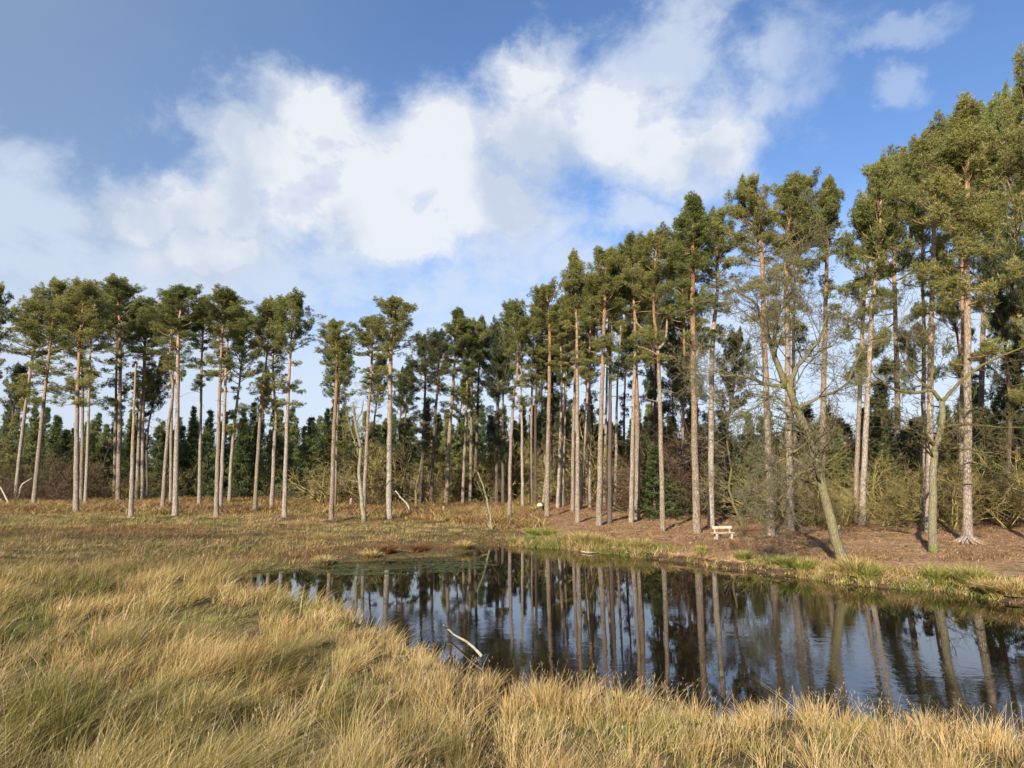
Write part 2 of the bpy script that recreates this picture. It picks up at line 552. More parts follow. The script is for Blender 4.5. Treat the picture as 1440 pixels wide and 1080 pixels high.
# water
m, T = mat('pond_water')
co = T.n('ShaderNodeTexCoord').outputs['Object']
r1 = T.noise(T.vmath('MULTIPLY', co, (1.0, 1.5, 1)), 2.6, 3, .5)
r2 = T.noise(T.vmath('MULTIPLY', co, (1.0, 1.6, 1)), 9.0, 2, .5)
pn = T.sstep(T.noise(co, .22, 2, .5), .40, .62)
sy = T.n('ShaderNodeSeparateXYZ', {0: co}).outputs[1]
calm = T.sstep(sy, 24.0, 13.0)
amp = T.math('ADD', 0.07, T.math('MULTIPLY', T.math('MULTIPLY', pn, calm), .9))
hgt = T.math('MULTIPLY', T.math('ADD', r1, T.math('MULTIPLY', r2, .35)), amp)
bp = T.n('ShaderNodeBump', {'Strength': 1.0, 'Distance': .0035, 'Height': hgt})
p = T.n('ShaderNodeBsdfPrincipled', {'Base Color': (0.012, 0.009, 0.005, 1), 'Roughness': .01, 'IOR': 1.42, 'Specular IOR Level': .8, 'Normal': bp.outputs[0]})
out(T, p.outputs[0])
x0, y0 = POLY.min(0) - 1.0
x1, y1 = POLY.max(0) + 1.0
nxw, nyw = 24, 24
gx, gy = np.meshgrid(np.linspace(x0, x1, nxw), np.linspace(y0, y1, nyw))
ii = np.arange(nxw * nyw).reshape(nyw, nxw)
me = raw_mesh('water', np.stack([gx, gy, gx * 0], -1).reshape(-1, 3), [np.stack([ii[:-1, :-1], ii[:-1, 1:], ii[1:, 1:], ii[1:, :-1]], -1).reshape(-1, 4)])
tag(link('water', me, m), kind='structure')

# ------------------------------------------------------------------ foliage


def tuft_mesh(name, cen, dirs, size, tint, K, wid, rng, spread=0.75):
    n = len(cen)
    d = nrm(dirs[:, None, :] + spread * rng.normal(size=(n, K, 3)))
    side = nrm(np.cross(d, rng.normal(size=(n, K, 3))))
    L = (size[:, None] * rng.uniform(.7, 1.25, (n, K)))[..., None]
    w = wid * (size[:, None, None] / np.mean(size))
    b = cen[:, None, :] + rng.normal(size=(n, K, 3)) * 0.03
    v = np.stack([b - side * w * .35, b + side * w * .35, b + d * L * .55 + side * w * .6, b + d * L, b + d * L * .55 - side * w * .6], 2)
    V = v.reshape(-1, 3)
    idx = np.arange(n * K * 5).reshape(-1, 5)
    F = idx[:, [0, 1, 2, 3, 4]]
    tn = np.repeat(np.clip(tint[:, None] + rng.normal(size=(n, K)) * .1, 0, 1).ravel(), 5)
    return raw_mesh(name, V, [F], {'tint': ('FLOAT', tn)})


def rot_about(v, ax, ang):
    ax = ax / np.linalg.norm(ax)
    return v * math.cos(ang) + np.cross(ax, v) * math.sin(ang) + ax * np.dot(ax, v) * (1 - math.cos(ang))


def limb_path(p, d, L, n, up, wig, rng):
    pts = [p]; d = d / np.linalg.norm(d)
    for i in range(n - 1):
        d = d + np.array([0, 0, up]) + rng.normal(size=3) * wig
        d = d / np.linalg.norm(d)
        pts.append(pts[-1] + d * L / (n - 1))
    return np.array(pts)


def pine_crown(seed, L=7.0, Wd=2.3, form='dome', low=6):
    rng = np.random.RandomState(seed)
    br, cen, dr, sz, tn = [], [], [], [], []

    def clump(c, rad, n, t0):
        v = rng.normal(size=(n, 3)); v = v / np.linalg.norm(v, axis=1, keepdims=True)
        r = rng.uniform(.25, 1, (n, 1)) ** .6
        q = v * r * rad * np.array([1, 1, .85])
        cen.append(c + q)
        dd = v * .8 + np.array([0, 0, .55])
        dr.append(nrm(dd)); sz.append(rng.uniform(.10, .17, n))
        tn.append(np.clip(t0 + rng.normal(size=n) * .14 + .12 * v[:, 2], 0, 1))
    nl = 36
    low = int(low * 1.35)
    for i in range(nl + low):
        lowl = i >= nl
        if lowl:
            f = -rng.uniform(.02, .85)
        else:
            f = ((i + rng.uniform(0, 1)) / nl) ** .9
        a = i * 2.39996 + rng.uniform(-.5, .5)
        if form == 'dome':
            pr = 1.0 * math.sqrt(max(0.02, 1 - ((f - .3) / .74) ** 2)) if f > .3 else .78 + .22 * f / .3
        elif form == 'spire':
            pr = (.55 + .45 * min(1, f / .25)) * (1 - .86 * max(0, f - .25) / .75)
        else:   # ragged
            pr = .55 + .45 * math.sin(min(1, max(0, f)) * 2.6 + .4)
            if f > .8: pr *= .75
        if lowl: pr = rng.uniform(.3, .85) * (1 + f * .4)
        Ln = Wd * pr * rng.uniform(.62, 1.15)
        elv = R(rng.uniform(0, 48) + 34 * max(0, f) ** 1.5)
        if lowl: elv = R(rng.uniform(-30, 15))
        d = np.array([math.cos(a) * math.cos(elv), math.sin(a) * math.cos(elv), math.sin(elv)])
        p = np.array([0, 0, f * L * .93])
        P = limb_path(p, d, Ln, 7, .07 if not lowl else .02, .13, rng)
        r0 = .028 + .03 * Ln / Wd * (1.15 - max(0, f))
        br.append((P, np.linspace(r0, .01, 7)))
        t0 = rng.uniform(.3, .75)
        ns = rng.randint(5, 9) if not lowl else rng.randint(2, 5)
        for s_ in range(ns):
            t = 1 - (s_ / ns) * rng.uniform(.5, .72)
            q = P[min(6, int(t * 6))] * 1.0
            tang = nrm(P[min(6, int(t * 6))] - P[max(0, int(t * 6) - 1)])
            dd = rot_about(tang, np.array([0, 0, 1.0]), rng.choice([-1, 1]) * rng.uniform(.3, 1.1)) + np.array([0, 0, rng.uniform(-.1, .9)])
            sl_ = rng.uniform(.25, .5) * (0.5 + .5 * Ln / Wd) * 1.3
            S = limb_path(q, dd, sl_, 4, .12, .16, rng)
            br.append((S, np.linspace(.014, .006, 4)))
            rad = rng.uniform(.17, .36)
            clump(S[-1] + np.array([0, 0, rng.uniform(-.25, .3)]), rad, int(23 * (rad / .3) ** 2) if not lowl else 24, t0)
            if rng.rand() < .6:
                clump(S[1] + rng.normal(size=3) * .1, rad * .7, 10, t0 - .1)
            if f > .3 and rng.rand() < .38:      # upright end shoots that make the outline ragged
                for q_ in range(3):
                    clump(S[-1] + np.array([rng.normal() * .04, rng.normal() * .04, .16 + .2 * q_]), .17 - .04 * q_, 9 - 2 * q_, t0 + .1)
    clump(np.array([0, 0, L * .98]), .28, 40, .6)
    clump(np.array([.05, 0, L * .90]), .34, 40, .6)
    cen = np.concatenate(cen); dr = np.concatenate(dr); sz = np.concatenate(sz); tn = np.concatenate(tn)
    return br, cen, dr, sz, tn, rng


CROWNS = []
for i, (L_, W_, fm, lw) in enumerate([(7, 2.4, 'ragged', 10), (7, 2.2, 'ragged', 12), (7, 2.0, 'spire', 8), (7, 2.5, 'dome', 12), (7, 2.3, 'ragged', 14),
                                      (7, 2.1, 'spire', 12), (7, 2.5, 'dome', 8)]):
    br, cen, dr, sz, tn, rng = pine_crown(100 + i, L_, W_, fm, lw)
    CROWNS.append((tube_mesh('branches', br, 4), tuft_mesh('crown', cen, dr, sz, tn, 10, .017, rng, .85), W_, L_))
DARK = []
for cm in CROWNS[:4]:
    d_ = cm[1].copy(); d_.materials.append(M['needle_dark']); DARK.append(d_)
for cm in CROWNS:
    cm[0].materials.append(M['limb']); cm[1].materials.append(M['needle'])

GREY_BARK = M['bark']


def pine(label, path, cb, wpx, dpx, proto, dark=False, group=None, depth=None, bark=None, crown=True, stubs=5, seed=0, name='pine_tree', forks=(), roots=False):
    """path: photo pixels from the foot to the top; cb: pixel row of the crown base"""
    rng = np.random.RandomState(abs(seed + int(path[0][0]) * 7 + 11))
    g = ground_at(*path[0]) if depth is None else None
    if depth is not None:
        g = on_y(path[0][0], 700, depth); g[2] = hz_(g[0], g[1])
    Y = g[1]
    pts = [g] + [on_y(a, b, Y + rng.uniform(-.15, .15)) for a, b in path[1:]]
    P = resample(pts, 26)
    P[1:-1] += rng.normal(size=(24, 3)) * .012
    top = P[-1]
    scale = Y / FPX
    r0 = dpx * scale / 2
    hh = np.linspace(0, 1, 26)
    rad = r0 * (1 - .70 * hh ** 1.2)
    rad[0] = r0 * 1.28; rad[1] = r0 * 1.06
    if crown: rad[-1] = r0 * .12
    root = empty(name, g)
    tag(root, label, 'tree', group)
    Pl = P - g
    Pl[0, 2] -= .15
    # finer foot
    P2 = np.vstack([Pl[0], Pl[0] * .75 + Pl[1] * .25, Pl[1:]])
    rad2 = np.concatenate([[r0 * 1.5, r0 * 1.12], rad[1:]])
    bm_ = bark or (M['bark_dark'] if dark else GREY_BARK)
    link('trunk', tube_mesh('trunk', [(P2, rad2)], 10), bm_, root)
    # dead snags and short side branches under the crown
    paths = []
    zc = on_y(path[0][0], cb, Y)[2] - g[2] if crown else top[2] - g[2]
    for i in range(stubs):
        z = zc * rng.uniform(.5, 1.0)
        j = int(np.argmin(np.abs(Pl[:, 2] - z)))
        a = rng.uniform(0, 6.28)
        d = np.array([math.cos(a), math.sin(a), rng.uniform(-.3, .4)])
        paths.append((limb_path(Pl[j], d, rng.uniform(.3, 1.3), 5, .03, .2, rng), np.linspace(.025, .008, 5)))
    for fk in forks:
        q = resample([on_y(a, b, Y) - g for a, b in fk[0]], 8)
        paths.append((q, np.linspace(fk[1] * scale / 2, fk[1] * scale / 4, 8)))
    if paths:
        for q, r in paths:
            link('dead_branch', tube_mesh('dead_branch', [(q, r)], 5), bm_, root)
    if roots:
        rp = []
        for a in np.linspace(0, 2 * np.pi, 9)[:-1]:
            a += rng.uniform(-.2, .2)
            l = rng.uniform(.7, 1.3)
            q = [np.array([math.cos(a) * r0 * .7, math.sin(a) * r0 * .7, .28]), np.array([math.cos(a) * l * .5, math.sin(a) * l * .5, .06]), np.array([math.cos(a + .2) * l, math.sin(a + .2) * l, -.08])]
            rp.append((resample(q, 8), np.linspace(.09, .03, 8)))
        link('roots', tube_mesh('roots', rp, 6), M['bark'], root)
    if crown:
        bme, cme, W_, L_ = CROWNS[proto % len(CROWNS)]
        if dark: cme = DARK[proto % len(DARK)]
        j = int(np.argmin(np.abs(P[:, 2] - on_y(path[0][0], cb, Y)[2])))
        base = P[j]
        ax = Vector(top - base)
        sL = ax.length / L_ * .97
        sW = wpx * scale / 2 / (W_ * 1.08)
        q = ax.to_track_quat('Z', 'Y').to_matrix().to_4x4()
        rz = Matrix.Rotation(rng.uniform(0, 6.28), 4, 'Z')
        # keep the tufts close to their real size: one crown mesh, scaled by girth and length
        mtx = Matrix.Translation(Vector(base - g)) @ q @ rz @ Matrix.Diagonal((sW, sW, sL, 1))
        b = link('branches', bme, None, root); b.matrix_local = mtx
        c_ = link('crown', cme, None, root); c_.matrix_local = mtx
    return root


PINES = [
 # label, path, crown base row, crown width px, trunk px, crown type, kwargs
 ("dark pine cut by the left edge of the photo, its crown half out of view", [(-22, 712), (-14, 560), (-6, 408)], 500, 62, 6, 3, {}),
 ("slender pine leaning right nearest the left edge, behind pale fallen stems", [(21, 707), (31, 610), (47, 489), (50, 424)], 500, 80, 5.5, 1, {}),
 ("leaning pine with a smooth grey foot, second trunk from the left edge", [(47, 716), (58, 600), (67, 517), (80, 403)], 495, 84, 6.5, 3, {}),
 ("straight pine with a bright left side, first tall upright trunk from the left", [(107, 721), (108, 600), (111, 500), (119, 402)], 490, 88, 7.5, 0, {}),
 ("dim pine close behind the bright upright pine at the left", [(114, 707), (116, 600), (115, 500), (108, 425)], 500, 70, 5, 1, {}),
 ("thin pale pine just right of the bright upright pine at the left", [(120, 711), (124, 600), (127, 496), (134, 412)], 480, 60, 4.5, 4, {}),
 ("dark pine trunk almost touching the left flank of the tall left clump's pine", [(161, 703), (163, 560), (165, 410)], 500, 60, 5, 4, {}),
 ("pine with the highest crown of the left group", [(166, 707), (168, 600), (169, 482), (165, 395)], 475, 84, 6.5, 6, {}),
 ("thin pine behind the broken bare trunk at the left", [(192, 706), (197, 580), (202, 521), (203, 432)], 490, 66, 4.5, 3, {}),
 ("dark thin pine right of the broken bare trunk", [(200, 705), (201, 600), (204, 500), (206, 428)], 505, 62, 4.5, 1, {}),
 ("crooked pine that bends right then left below its crown", [(228, 716), (236, 610), (243, 549), (239, 505), (244, 420)], 475, 56, 5.5, 4, {}),
 ("dim pine hidden between the crooked pine and the bright one beside it", [(240, 709), (241, 600), (243, 510), (236, 430)], 490, 60, 4.5, 3, {}),
 ("straight bright pine with a broad grey green crown in the left group", [(246, 725), (249, 600), (251, 475), (257, 407)], 465, 96, 7.5, 6, {}),
 ("slim lone pine between the broad crowned pine and the forked one", [(280, 713), (282, 600), (284, 500), (288, 428)], 490, 60, 5, 1, {}),
 ("pine with a pale broken side limb curving out below its crown", [(304, 727), (307, 620), (310, 521), (316, 412)], 475, 84, 6.5, 0, dict(forks=[([(309, 560), (312, 535), (325, 520)], 3)])),
 ("pine standing close behind the one with the pale broken limb", [(310, 718), (315, 600), (319, 496), (326, 425)], 480, 66, 5.5, 3, {}),
 ("dark leaning pine with drooping right side, right of the broken limbed pine", [(322, 709), (328, 610), (336, 545), (346, 447)], 540, 66, 5, 4, {}),
 ("pine that kinks right under its crown, left of a close trio", [(358, 722), (364, 620), (368, 560), (374, 515), (380, 430)], 490, 58, 5.5, 1, {}),
 ("pine with a swollen kink halfway up, middle of a close trio", [(382, 717), (386, 620), (388, 590), (384, 516), (388, 426)], 500, 56, 5.5, 4, {}),
 ("straight pine with a dense crown at the right of a close trio", [(400, 727), (403, 620), (407, 520), (414, 418)], 500, 72, 6.5, 0, {}),
 ("short crowned pine at the left side of the big gap", [(466, 731), (470, 600), (474, 509), (468, 455)], 500, 62, 6.5, 3, {}),
 ("thin pine touching the back of the short crowned pine", [(471, 715), (474, 600), (478, 520), (482, 480)], 560, 66, 4.5, 4, {}),
 ("pine leaning gently right behind the mossy bare birch", [(511, 722), (517, 600), (523, 502), (521, 450)], 500, 66, 5.5, 1, {}),
 ("thick straight pine standing alone in the middle of the left half", [(547, 730), (548, 600), (550, 481), (556, 424)], 495, 84, 8.5, 6, {}),
 ("dark pine right of the thick lone pine", [(592, 713), (596, 600), (598, 541), (597, 480)], 545, 62, 5, 4, {'dark': True}),
 ("second dark pine right of the thick lone pine", [(606, 713), (611, 600), (616, 537), (618, 470)], 530, 56, 5, 3, {'dark': True}),
 ("pale pine leaning right over a small stump", [(627, 713), (633, 600), (639, 516), (645, 434)], 500, 64, 6, 5, {}),
 ("thin pine left of a close pair of orange trunks", [(650, 713), (655, 600), (657, 530), (656, 470)], 520, 48, 4.5, 1, {}),
 ("left trunk of a close pair of orange pines near the middle", [(661, 711), (663, 600), (664, 523), (664, 455)], 510, 54, 4.5, 3, {}),
 ("right trunk of a close pair of orange pines near the middle", [(667, 709), (671, 600), (673, 534), (678, 447)], 520, 50, 5, 6, {'dark': True}),
 ("slim dark pine behind a leaning dead stem near the middle", [(698, 712), (699, 600), (700, 551), (702, 483)], 560, 54, 5, 1, {'dark': True}),
 ("pine leaning right with a twisted upper stem above the pond's far end", [(716, 731), (718, 640), (722, 560), (728, 515), (724, 430)], 505, 60, 5.5, 4, {}),
 ("thin pale pine at the far end of the pond", [(735, 715), (734, 620), (733, 515), (736, 448)], 500, 46, 4.5, 1, {}),
 ("thin orange pine beside the pale one at the far end of the pond", [(747, 714), (747, 620), (749, 515), (752, 440)], 495, 52, 4.5, 3, {}),
 ("pine standing by the end of the fallen dark log", [(769, 727), (771, 600), (773, 470), (768, 404)], 462, 62, 7, 0, {}),
 ("pine leaning right behind the one by the fallen log", [(784, 715), (787, 640), (790, 536), (786, 440)], 480, 46, 5, 1, {}),
 ("thin pine between the fallen log's pine and the tallest of the middle", [(790, 713), (794, 600), (796, 520), (796, 430)], 490, 44, 4.5, 4, {}),
 ("dim pine just left of the pine with the pointed narrow top", [(805, 719), (806, 620), (808, 520), (800, 420)], 470, 52, 5.5, 3, {}),
 ("pine with a pointed narrow top above the others of the middle", [(812, 735), (812, 600), (811, 462), (806, 355)], 455, 62, 6.5, 2, {}),
 ("slanting pine behind the one with the pointed narrow top", [(816, 716), (823, 600), (829, 500), (830, 390)], 450, 56, 5, 4, {}),
 ("dim straight pine between the pointed pine and the thick grey pair", [(829, 714), (829, 620), (829, 520), (838, 400)], 460, 54, 5, 1, {}),
 ("stout pale pine left of a purple shaded trunk", [(842, 739), (845, 600), (850, 434), (852, 357)], 440, 76, 8, 0, {}),
 ("thin pine between the stout pale pine and the purple shaded trunk", [(850, 711), (852, 600), (855, 480), (860, 380)], 450, 50, 4.5, 3, {}),
 ("shaded purple grey pine trunk beside the stout pale pine", [(857, 736), (858, 600), (859, 474), (870, 358)], 450, 66, 6.5, 6, {'bark': 'bark_dark'}),  # darker bark paints in the shade on this trunk
 ("thin dim pine right of the purple shaded trunk", [(865, 716), (867, 600), (869, 523), (878, 400)], 470, 50, 4.5, 1, {}),
 ("slim pine of a twin pair left of the forked trunk", [(887, 735), (890, 600), (893, 458), (886, 340)], 440, 74, 6.5, 4, {}),
 ("thicker right pine of the twin pair beside the forked trunk", [(896, 731), (896, 600), (894, 470), (900, 350)], 450, 70, 8.5, 3, {}),
 ("dark pine in the gap left of the forked trunk", [(915, 711), (918, 620), (922, 560), (912, 380)], 520, 70, 5.5, 1, {'dark': True}),
 ("pine that splits into a pale lyre shaped fork under its crown", [(932, 747), (929, 600), (925, 491), (919, 421), (925, 330)], 425, 88, 7, 0, dict(forks=[([(925, 491), (912, 470), (896, 455), (893, 440)], 5), ([(925, 491), (935, 480), (938, 455), (936, 435)], 5), ([(926, 500), (912, 492), (897, 487)], 3.5)])),
 ("dim pine behind the gap between forked trunk and the pair at the bench", [(957, 714), (960, 600), (962, 475), (958, 340)], 470, 84, 5.5, 4, {}),
 ("tall grey pine left of the wooden bench, its top the highest of the middle", [(980, 750), (977, 620), (974, 400), (975, 274)], 395, 96, 11, 5, {}),
 ("tall pine right behind the bench that leans right under its crown", [(1000, 742), (1000, 620), (1002, 480), (1009, 400), (1006, 305)], 400, 88, 9, 3, {}),
 ("orange topped pine right of the bench", [(1084, 754), (1080, 620), (1075, 480), (1070, 350), (1050, 262)], 370, 100, 10.5, 3, {}),
 ("straight grey pine seen through the leaning bare tree's branches", [(1112, 746), (1109, 600), (1107, 450), (1106, 345), (1122, 254)], 365, 104, 10, 6, {}),
 ("dim pine directly behind the one seen through the bare branches", [(1117, 722), (1117, 600), (1116, 450), (1124, 290)], 400, 80, 7, 1, {}),
 ("pine with a feathery narrow crown behind the leaning bare tree", [(1154, 733), (1157, 600), (1160, 480), (1163, 350), (1165, 252)], 350, 80, 9, 2, {}),
 ("left pine of a leaning pair right of the leaning bare tree", [(1202, 736), (1207, 600), (1214, 440), (1222, 360), (1228, 285)], 430, 84, 7, 1, {}),
 ("right pine of a leaning pair right of the leaning bare tree", [(1212, 739), (1218, 600), (1226, 440), (1236, 350), (1240, 240)], 400, 100, 8.5, 3, {}),
 ("dark red brown pine standing alone left of the mossy forked tree", [(1263, 720), (1262, 600), (1260, 480), (1257, 344), (1258, 225)], 390, 92, 9, 4, {}),
 ("thin pine just left of the mossy forked tree", [(1297, 737), (1298, 600), (1299, 470), (1297, 370), (1300, 215)], 400, 76, 7, 1, {}),
 ("pale grey pine directly behind the mossy forked tree", [(1306, 749), (1308, 600), (1310, 440), (1314, 290), (1318, 185)], 330, 116, 10, 0, {}),
 ("dull pine hidden half behind the tallest pine at the right", [(1352, 727), (1353, 600), (1354, 440), (1350, 210)], 380, 90, 9, 6, {}),
 ("tallest pine at the right, with bare roots spread round its foot", [(1361, 764), (1361, 600), (1360, 400), (1360, 192), (1358, 140)], 330, 140, 12, 5, dict(roots=True)),
 ("dark pine right of the tallest pine at the right", [(1376, 720), (1379, 600), (1383, 440), (1388, 330), (1396, 165)], 430, 110, 9, 4, {}),
 ("pine beyond the right edge whose crown reaches into the photo's corner", [(1478, 772), (1476, 500), (1470, 250), (1466, 92)], 360, 150, 12, 0, {}),
 ("dark pine at the right edge behind the tallest pine", [(1432, 722), (1432, 560), (1430, 400), (1420, 150)], 400, 110, 8, 3, {}),
]
for (lb, path, cb, wp, dp, pr, kw) in PINES:
    kw = dict(kw)
    if 'bark' in kw: kw['bark'] = M[kw['bark']]
    r = pine(lb, path, cb + 6, wp * 1.22, dp, pr, stubs=6, **kw)
pine("broken bare pine trunk without a crown, in front of the left group", [(184, 728), (187, 620), (191, 512)], 515, 0, 6.5, 0, crown=False, stubs=3, name='dead_pine')

# pines standing deeper in the wood, behind the front row
rng = np.random.RandomState(5)
deep = []
for i in range(24):
    a = rng.uniform(-.02, .27) if i < 16 else rng.uniform(.62, .88)
    y = 62 - a * 28 + rng.uniform(0, 22)
    deep.append((a, y, rng.uniform(16.5, 20.5)))
for i in range(9):
    deep.append((rng.uniform(-.80, -.05), rng.uniform(74, 88), rng.uniform(14, 16.5)))
for i, (a, y, H) in enumerate(deep):
    x = a * y; z = hz_(x, y)
    px, py = to_px(np.array(x), y, z)
    tx, ty = to_px(np.array(x + rng.uniform(-.8, .8)), y, z + H)
    cx_, cy_ = to_px(np.array(x), y, z + H * rng.uniform(.55, .68))
    bx = 720 + FPX * a * 1.0
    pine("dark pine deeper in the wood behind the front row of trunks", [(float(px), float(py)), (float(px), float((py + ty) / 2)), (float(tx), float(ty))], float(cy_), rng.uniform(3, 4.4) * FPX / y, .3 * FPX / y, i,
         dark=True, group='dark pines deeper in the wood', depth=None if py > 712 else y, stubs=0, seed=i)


# ------------------------------------------------------------------ far conifers
def conifer(seed, H=10.0, Wd=2.2, dens=1.0):
    rng = np.random.RandomState(seed)
    br, cen, dr, sz, tn = [], [], [], [], []
    z = .6
    while z < H - .25:
        f = z / H
        nb_ = rng.randint(5, 8)
        for j in range(nb_):
            a = rng.uniform(0, 6.28)
            Ln = Wd * (1 - f) ** 1.05 * rng.uniform(.45, 1.25) + .10
            el_ = R(-8 + 45 * f + rng.uniform(-8, 8))
            d = np.array([math.cos(a) * math.cos(el_), math.sin(a) * math.cos(el_), math.sin(el_)])
            P = limb_path(np.array([0, 0, z + rng.uniform(-.1, .1)]), d, Ln, 5, .06, .08, rng)
            br.append((P, np.linspace(.03, .008, 5)))
            n = int((10 + 26 * Ln / Wd) * dens)
            t = rng.uniform(.25, 1.02, n)
            q = np.array([np.interp(t, np.linspace(0, 1, 5), P[:, k_]) for k_ in range(3)]).T
            q += rng.normal(size=(n, 3)) * np.array([.16, .16, .09]) * (0.6 + Ln / Wd)
            cen.append(q)
            dr.append(nrm(d * .6 + rng.normal(size=(n, 3)) * .5 + np.array([0, 0, .35])))
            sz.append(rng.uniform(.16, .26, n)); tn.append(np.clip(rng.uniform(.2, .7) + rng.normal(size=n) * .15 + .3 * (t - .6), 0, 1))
        z += rng.uniform(.28, .52)
    t = np.array([[0, 0, -.2], [0, 0, H * .5], [0, 0, H]])
    return tube_mesh('branches', br, 3), tube_mesh('trunk', [(resample(t, 8), np.linspace(.14, .02, 8))], 7), tuft_mesh('crown', np.concatenate(cen), np.concatenate(dr), np.concatenate(sz), np.concatenate(tn), 8, .032, rng, .7)


CON = [conifer(i, 10.0, w) for i, w in enumerate([2.6, 2.2, 3.0, 2.7])]
CONB = []
for b, t, c_ in CON:
    b.materials.append(M['darklog']); t.materials.append(M['darklog']); c_.materials.append(M['spruce'])
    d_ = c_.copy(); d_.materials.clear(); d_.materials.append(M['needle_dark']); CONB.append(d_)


def put_conifer(x, y, H, i, label, group=None, dark=False, s=1.0):
    z = hz_(x, y)
    root = empty('conifer_tree', (x, y, z))
    tag(root, label, 'tree', group)
    b, t, c_ = CON[i % 4]
    if dark: c_ = CONB[i % 4]
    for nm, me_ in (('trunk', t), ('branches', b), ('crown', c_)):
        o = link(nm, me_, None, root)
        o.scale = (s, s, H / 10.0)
        o.rotation_euler = (0, 0, i * 1.7)


rng = np.random.RandomState(21)
k_ = 0
for row, (d0, n) in enumerate([(80, 46), (88, 48), (98, 50)]):
    for i in range(n):
        a = -.9 + 1.15 * (i + rng.uniform(-.4, .4)) / n
        y = d0 + rng.uniform(-3, 3)
        top_px = 590 + rng.uniform(-24, 16) + 8 * math.sin(i * 1.3)
        H = (668 - top_px) * y / 960 + CAMZ - hz_(a * y, y)
        put_conifer(a * y, y, H * (1 + .03 * row), k_, "dark green conifer of the dense plantation behind the left pines", 'conifers of the plantation behind the left pines', s=rng.uniform(.8, 1.15))
        k_ += 1
for i in range(58):
    a = .10 + .85 * (i + rng.uniform(-.4, .4)) / 58
    y = 74 - a * 22 + rng.uniform(-3, 14)
    top_px = 622 - 70 * a + rng.uniform(-25, 25)
    H = (668 - top_px) * y / 960 + CAMZ - hz_(a * y, y)
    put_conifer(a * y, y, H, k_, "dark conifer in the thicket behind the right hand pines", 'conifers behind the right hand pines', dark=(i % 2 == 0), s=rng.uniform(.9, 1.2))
    k_ += 1
for (px, top, y, lb) in [(1236, 530, 50, "blue green conifer with an open crown left of the mossy forked tree"), (1425, 482, 44, "blue green conifer at the right edge above the bare thicket"),
                         (1130, 565, 56, "dark round conifer seen below the fork of the leaning bare tree"), (1352, 560, 54, "dark conifer between the two trunks of the tallest pine")]:
    a = (px - 720) / 960 / math.cos(PITCH)
    H = (668 - top) * y / 960 + CAMZ - hz_(a * y, y)
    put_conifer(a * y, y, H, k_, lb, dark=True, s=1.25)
    k_ += 1
rng = np.random.RandomState(51)
for i in range(16):
    a = .20 + .64 * (i + rng.uniform(-.4, .4)) / 16
    y = 52 - a * 10 + rng.uniform(-2, 6)
    put_conifer(a * y, y, rng.uniform(4.0, 7.5), k_, "young green conifer growing among the bare bushes behind the right hand pines", 'young conifers in the right hand thicket', s=rng.uniform(.7, 1.0))
    k_ += 1
# small green pine between the bench pines and the orange topped one
pine("small bright green pine with a loose crown behind the bench", [(1018, 700), (1022, 610), (1032, 545), (1036, 476)], 600, 78, 5, 3, depth=50, stubs=3)
pine("small dark pine low between the twin pines and the bench", [(775, 700), (776, 620), (778, 560)], 640, 60, 4, 0, dark=True, depth=75, stubs=2)


# ------------------------------------------------------------------ bare trees and shrubs
def grow(acc, p, d, L, r, lvl, rng, up, wig, kids, ang=(.5, 1.15), nseg=5):
    P = limb_path(p, d, L, nseg, up, wig, rng)
    acc.append((P, np.linspace(r, max(r * .35, .006), nseg)))
    if lvl < len(kids):
        for i in range(kids[lvl]):
            t = rng.uniform(.2, 1.0)
            s = t * (nseg - 1); j = min(nseg - 2, int(s)); f = s - j
            q = P[j] * (1 - f) + P[j + 1] * f
            tg = nrm(P[j + 1] - P[j])
            perp = np.cross(tg, rng.normal(size=3))
            dd = rot_about(tg, perp, rng.uniform(*ang))
            grow(acc, q, dd, L * rng.uniform(.4, .68) * (1.1 - .4 * t), max(r * (.55 - .15 * t), .005), lvl + 1, rng, up, wig * 1.1, kids, ang, nseg)


def shrub(seed, H, stems, spread, kids, r0=.05, up=.05, wig=.16):
    rng = np.random.RandomState(seed)
    acc = []
    for i in range(stems):
        a = rng.uniform(0, 6.28)
        d = np.array([math.cos(a) * spread, math.sin(a) * spread, 1.0]) * 1.0
        p = np.array([rng.normal() * .25, rng.normal() * .25, -.1])
        grow(acc, p, d, H * rng.uniform(.6, 1.0), r0 * rng.uniform(.6, 1.1), 0, rng, up, wig, kids)
    return tube_mesh('bare_shrub', acc, 3)


SH = [shrub(1, 4.4, 5, .9, (8, 5, 3), .06, .02, .22), shrub(2, 5.2, 5, .6, (8, 5, 3), .07, .03, .2), shrub(3, 3.6, 7, 1.3, (7, 5, 3), .055, .0, .25), shrub(4, 6.0, 4, .5, (9, 5, 3), .075, .05, .2)]
SHO, SHB = [], []
for s_ in SH:
    a_ = s_.copy(); a_.materials.append(M['twig_olive']); SHO.append(a_)
    a_ = s_.copy(); a_.materials.append(M['twig_brown']); SHB.append(a_)


def put_shrub(x, y, i, brown, label, group, s, name='bare_shrub'):
    o = link(name, (SHB if brown else SHO)[i % 4], None, None, (x, y, hz_(x, y)))
    o.rotation_euler = (0, 0, i * 2.1); o.scale = (s, s, s * rng.uniform(.85, 1.1))
    tag(o, label, 'shrub', group)
    return o


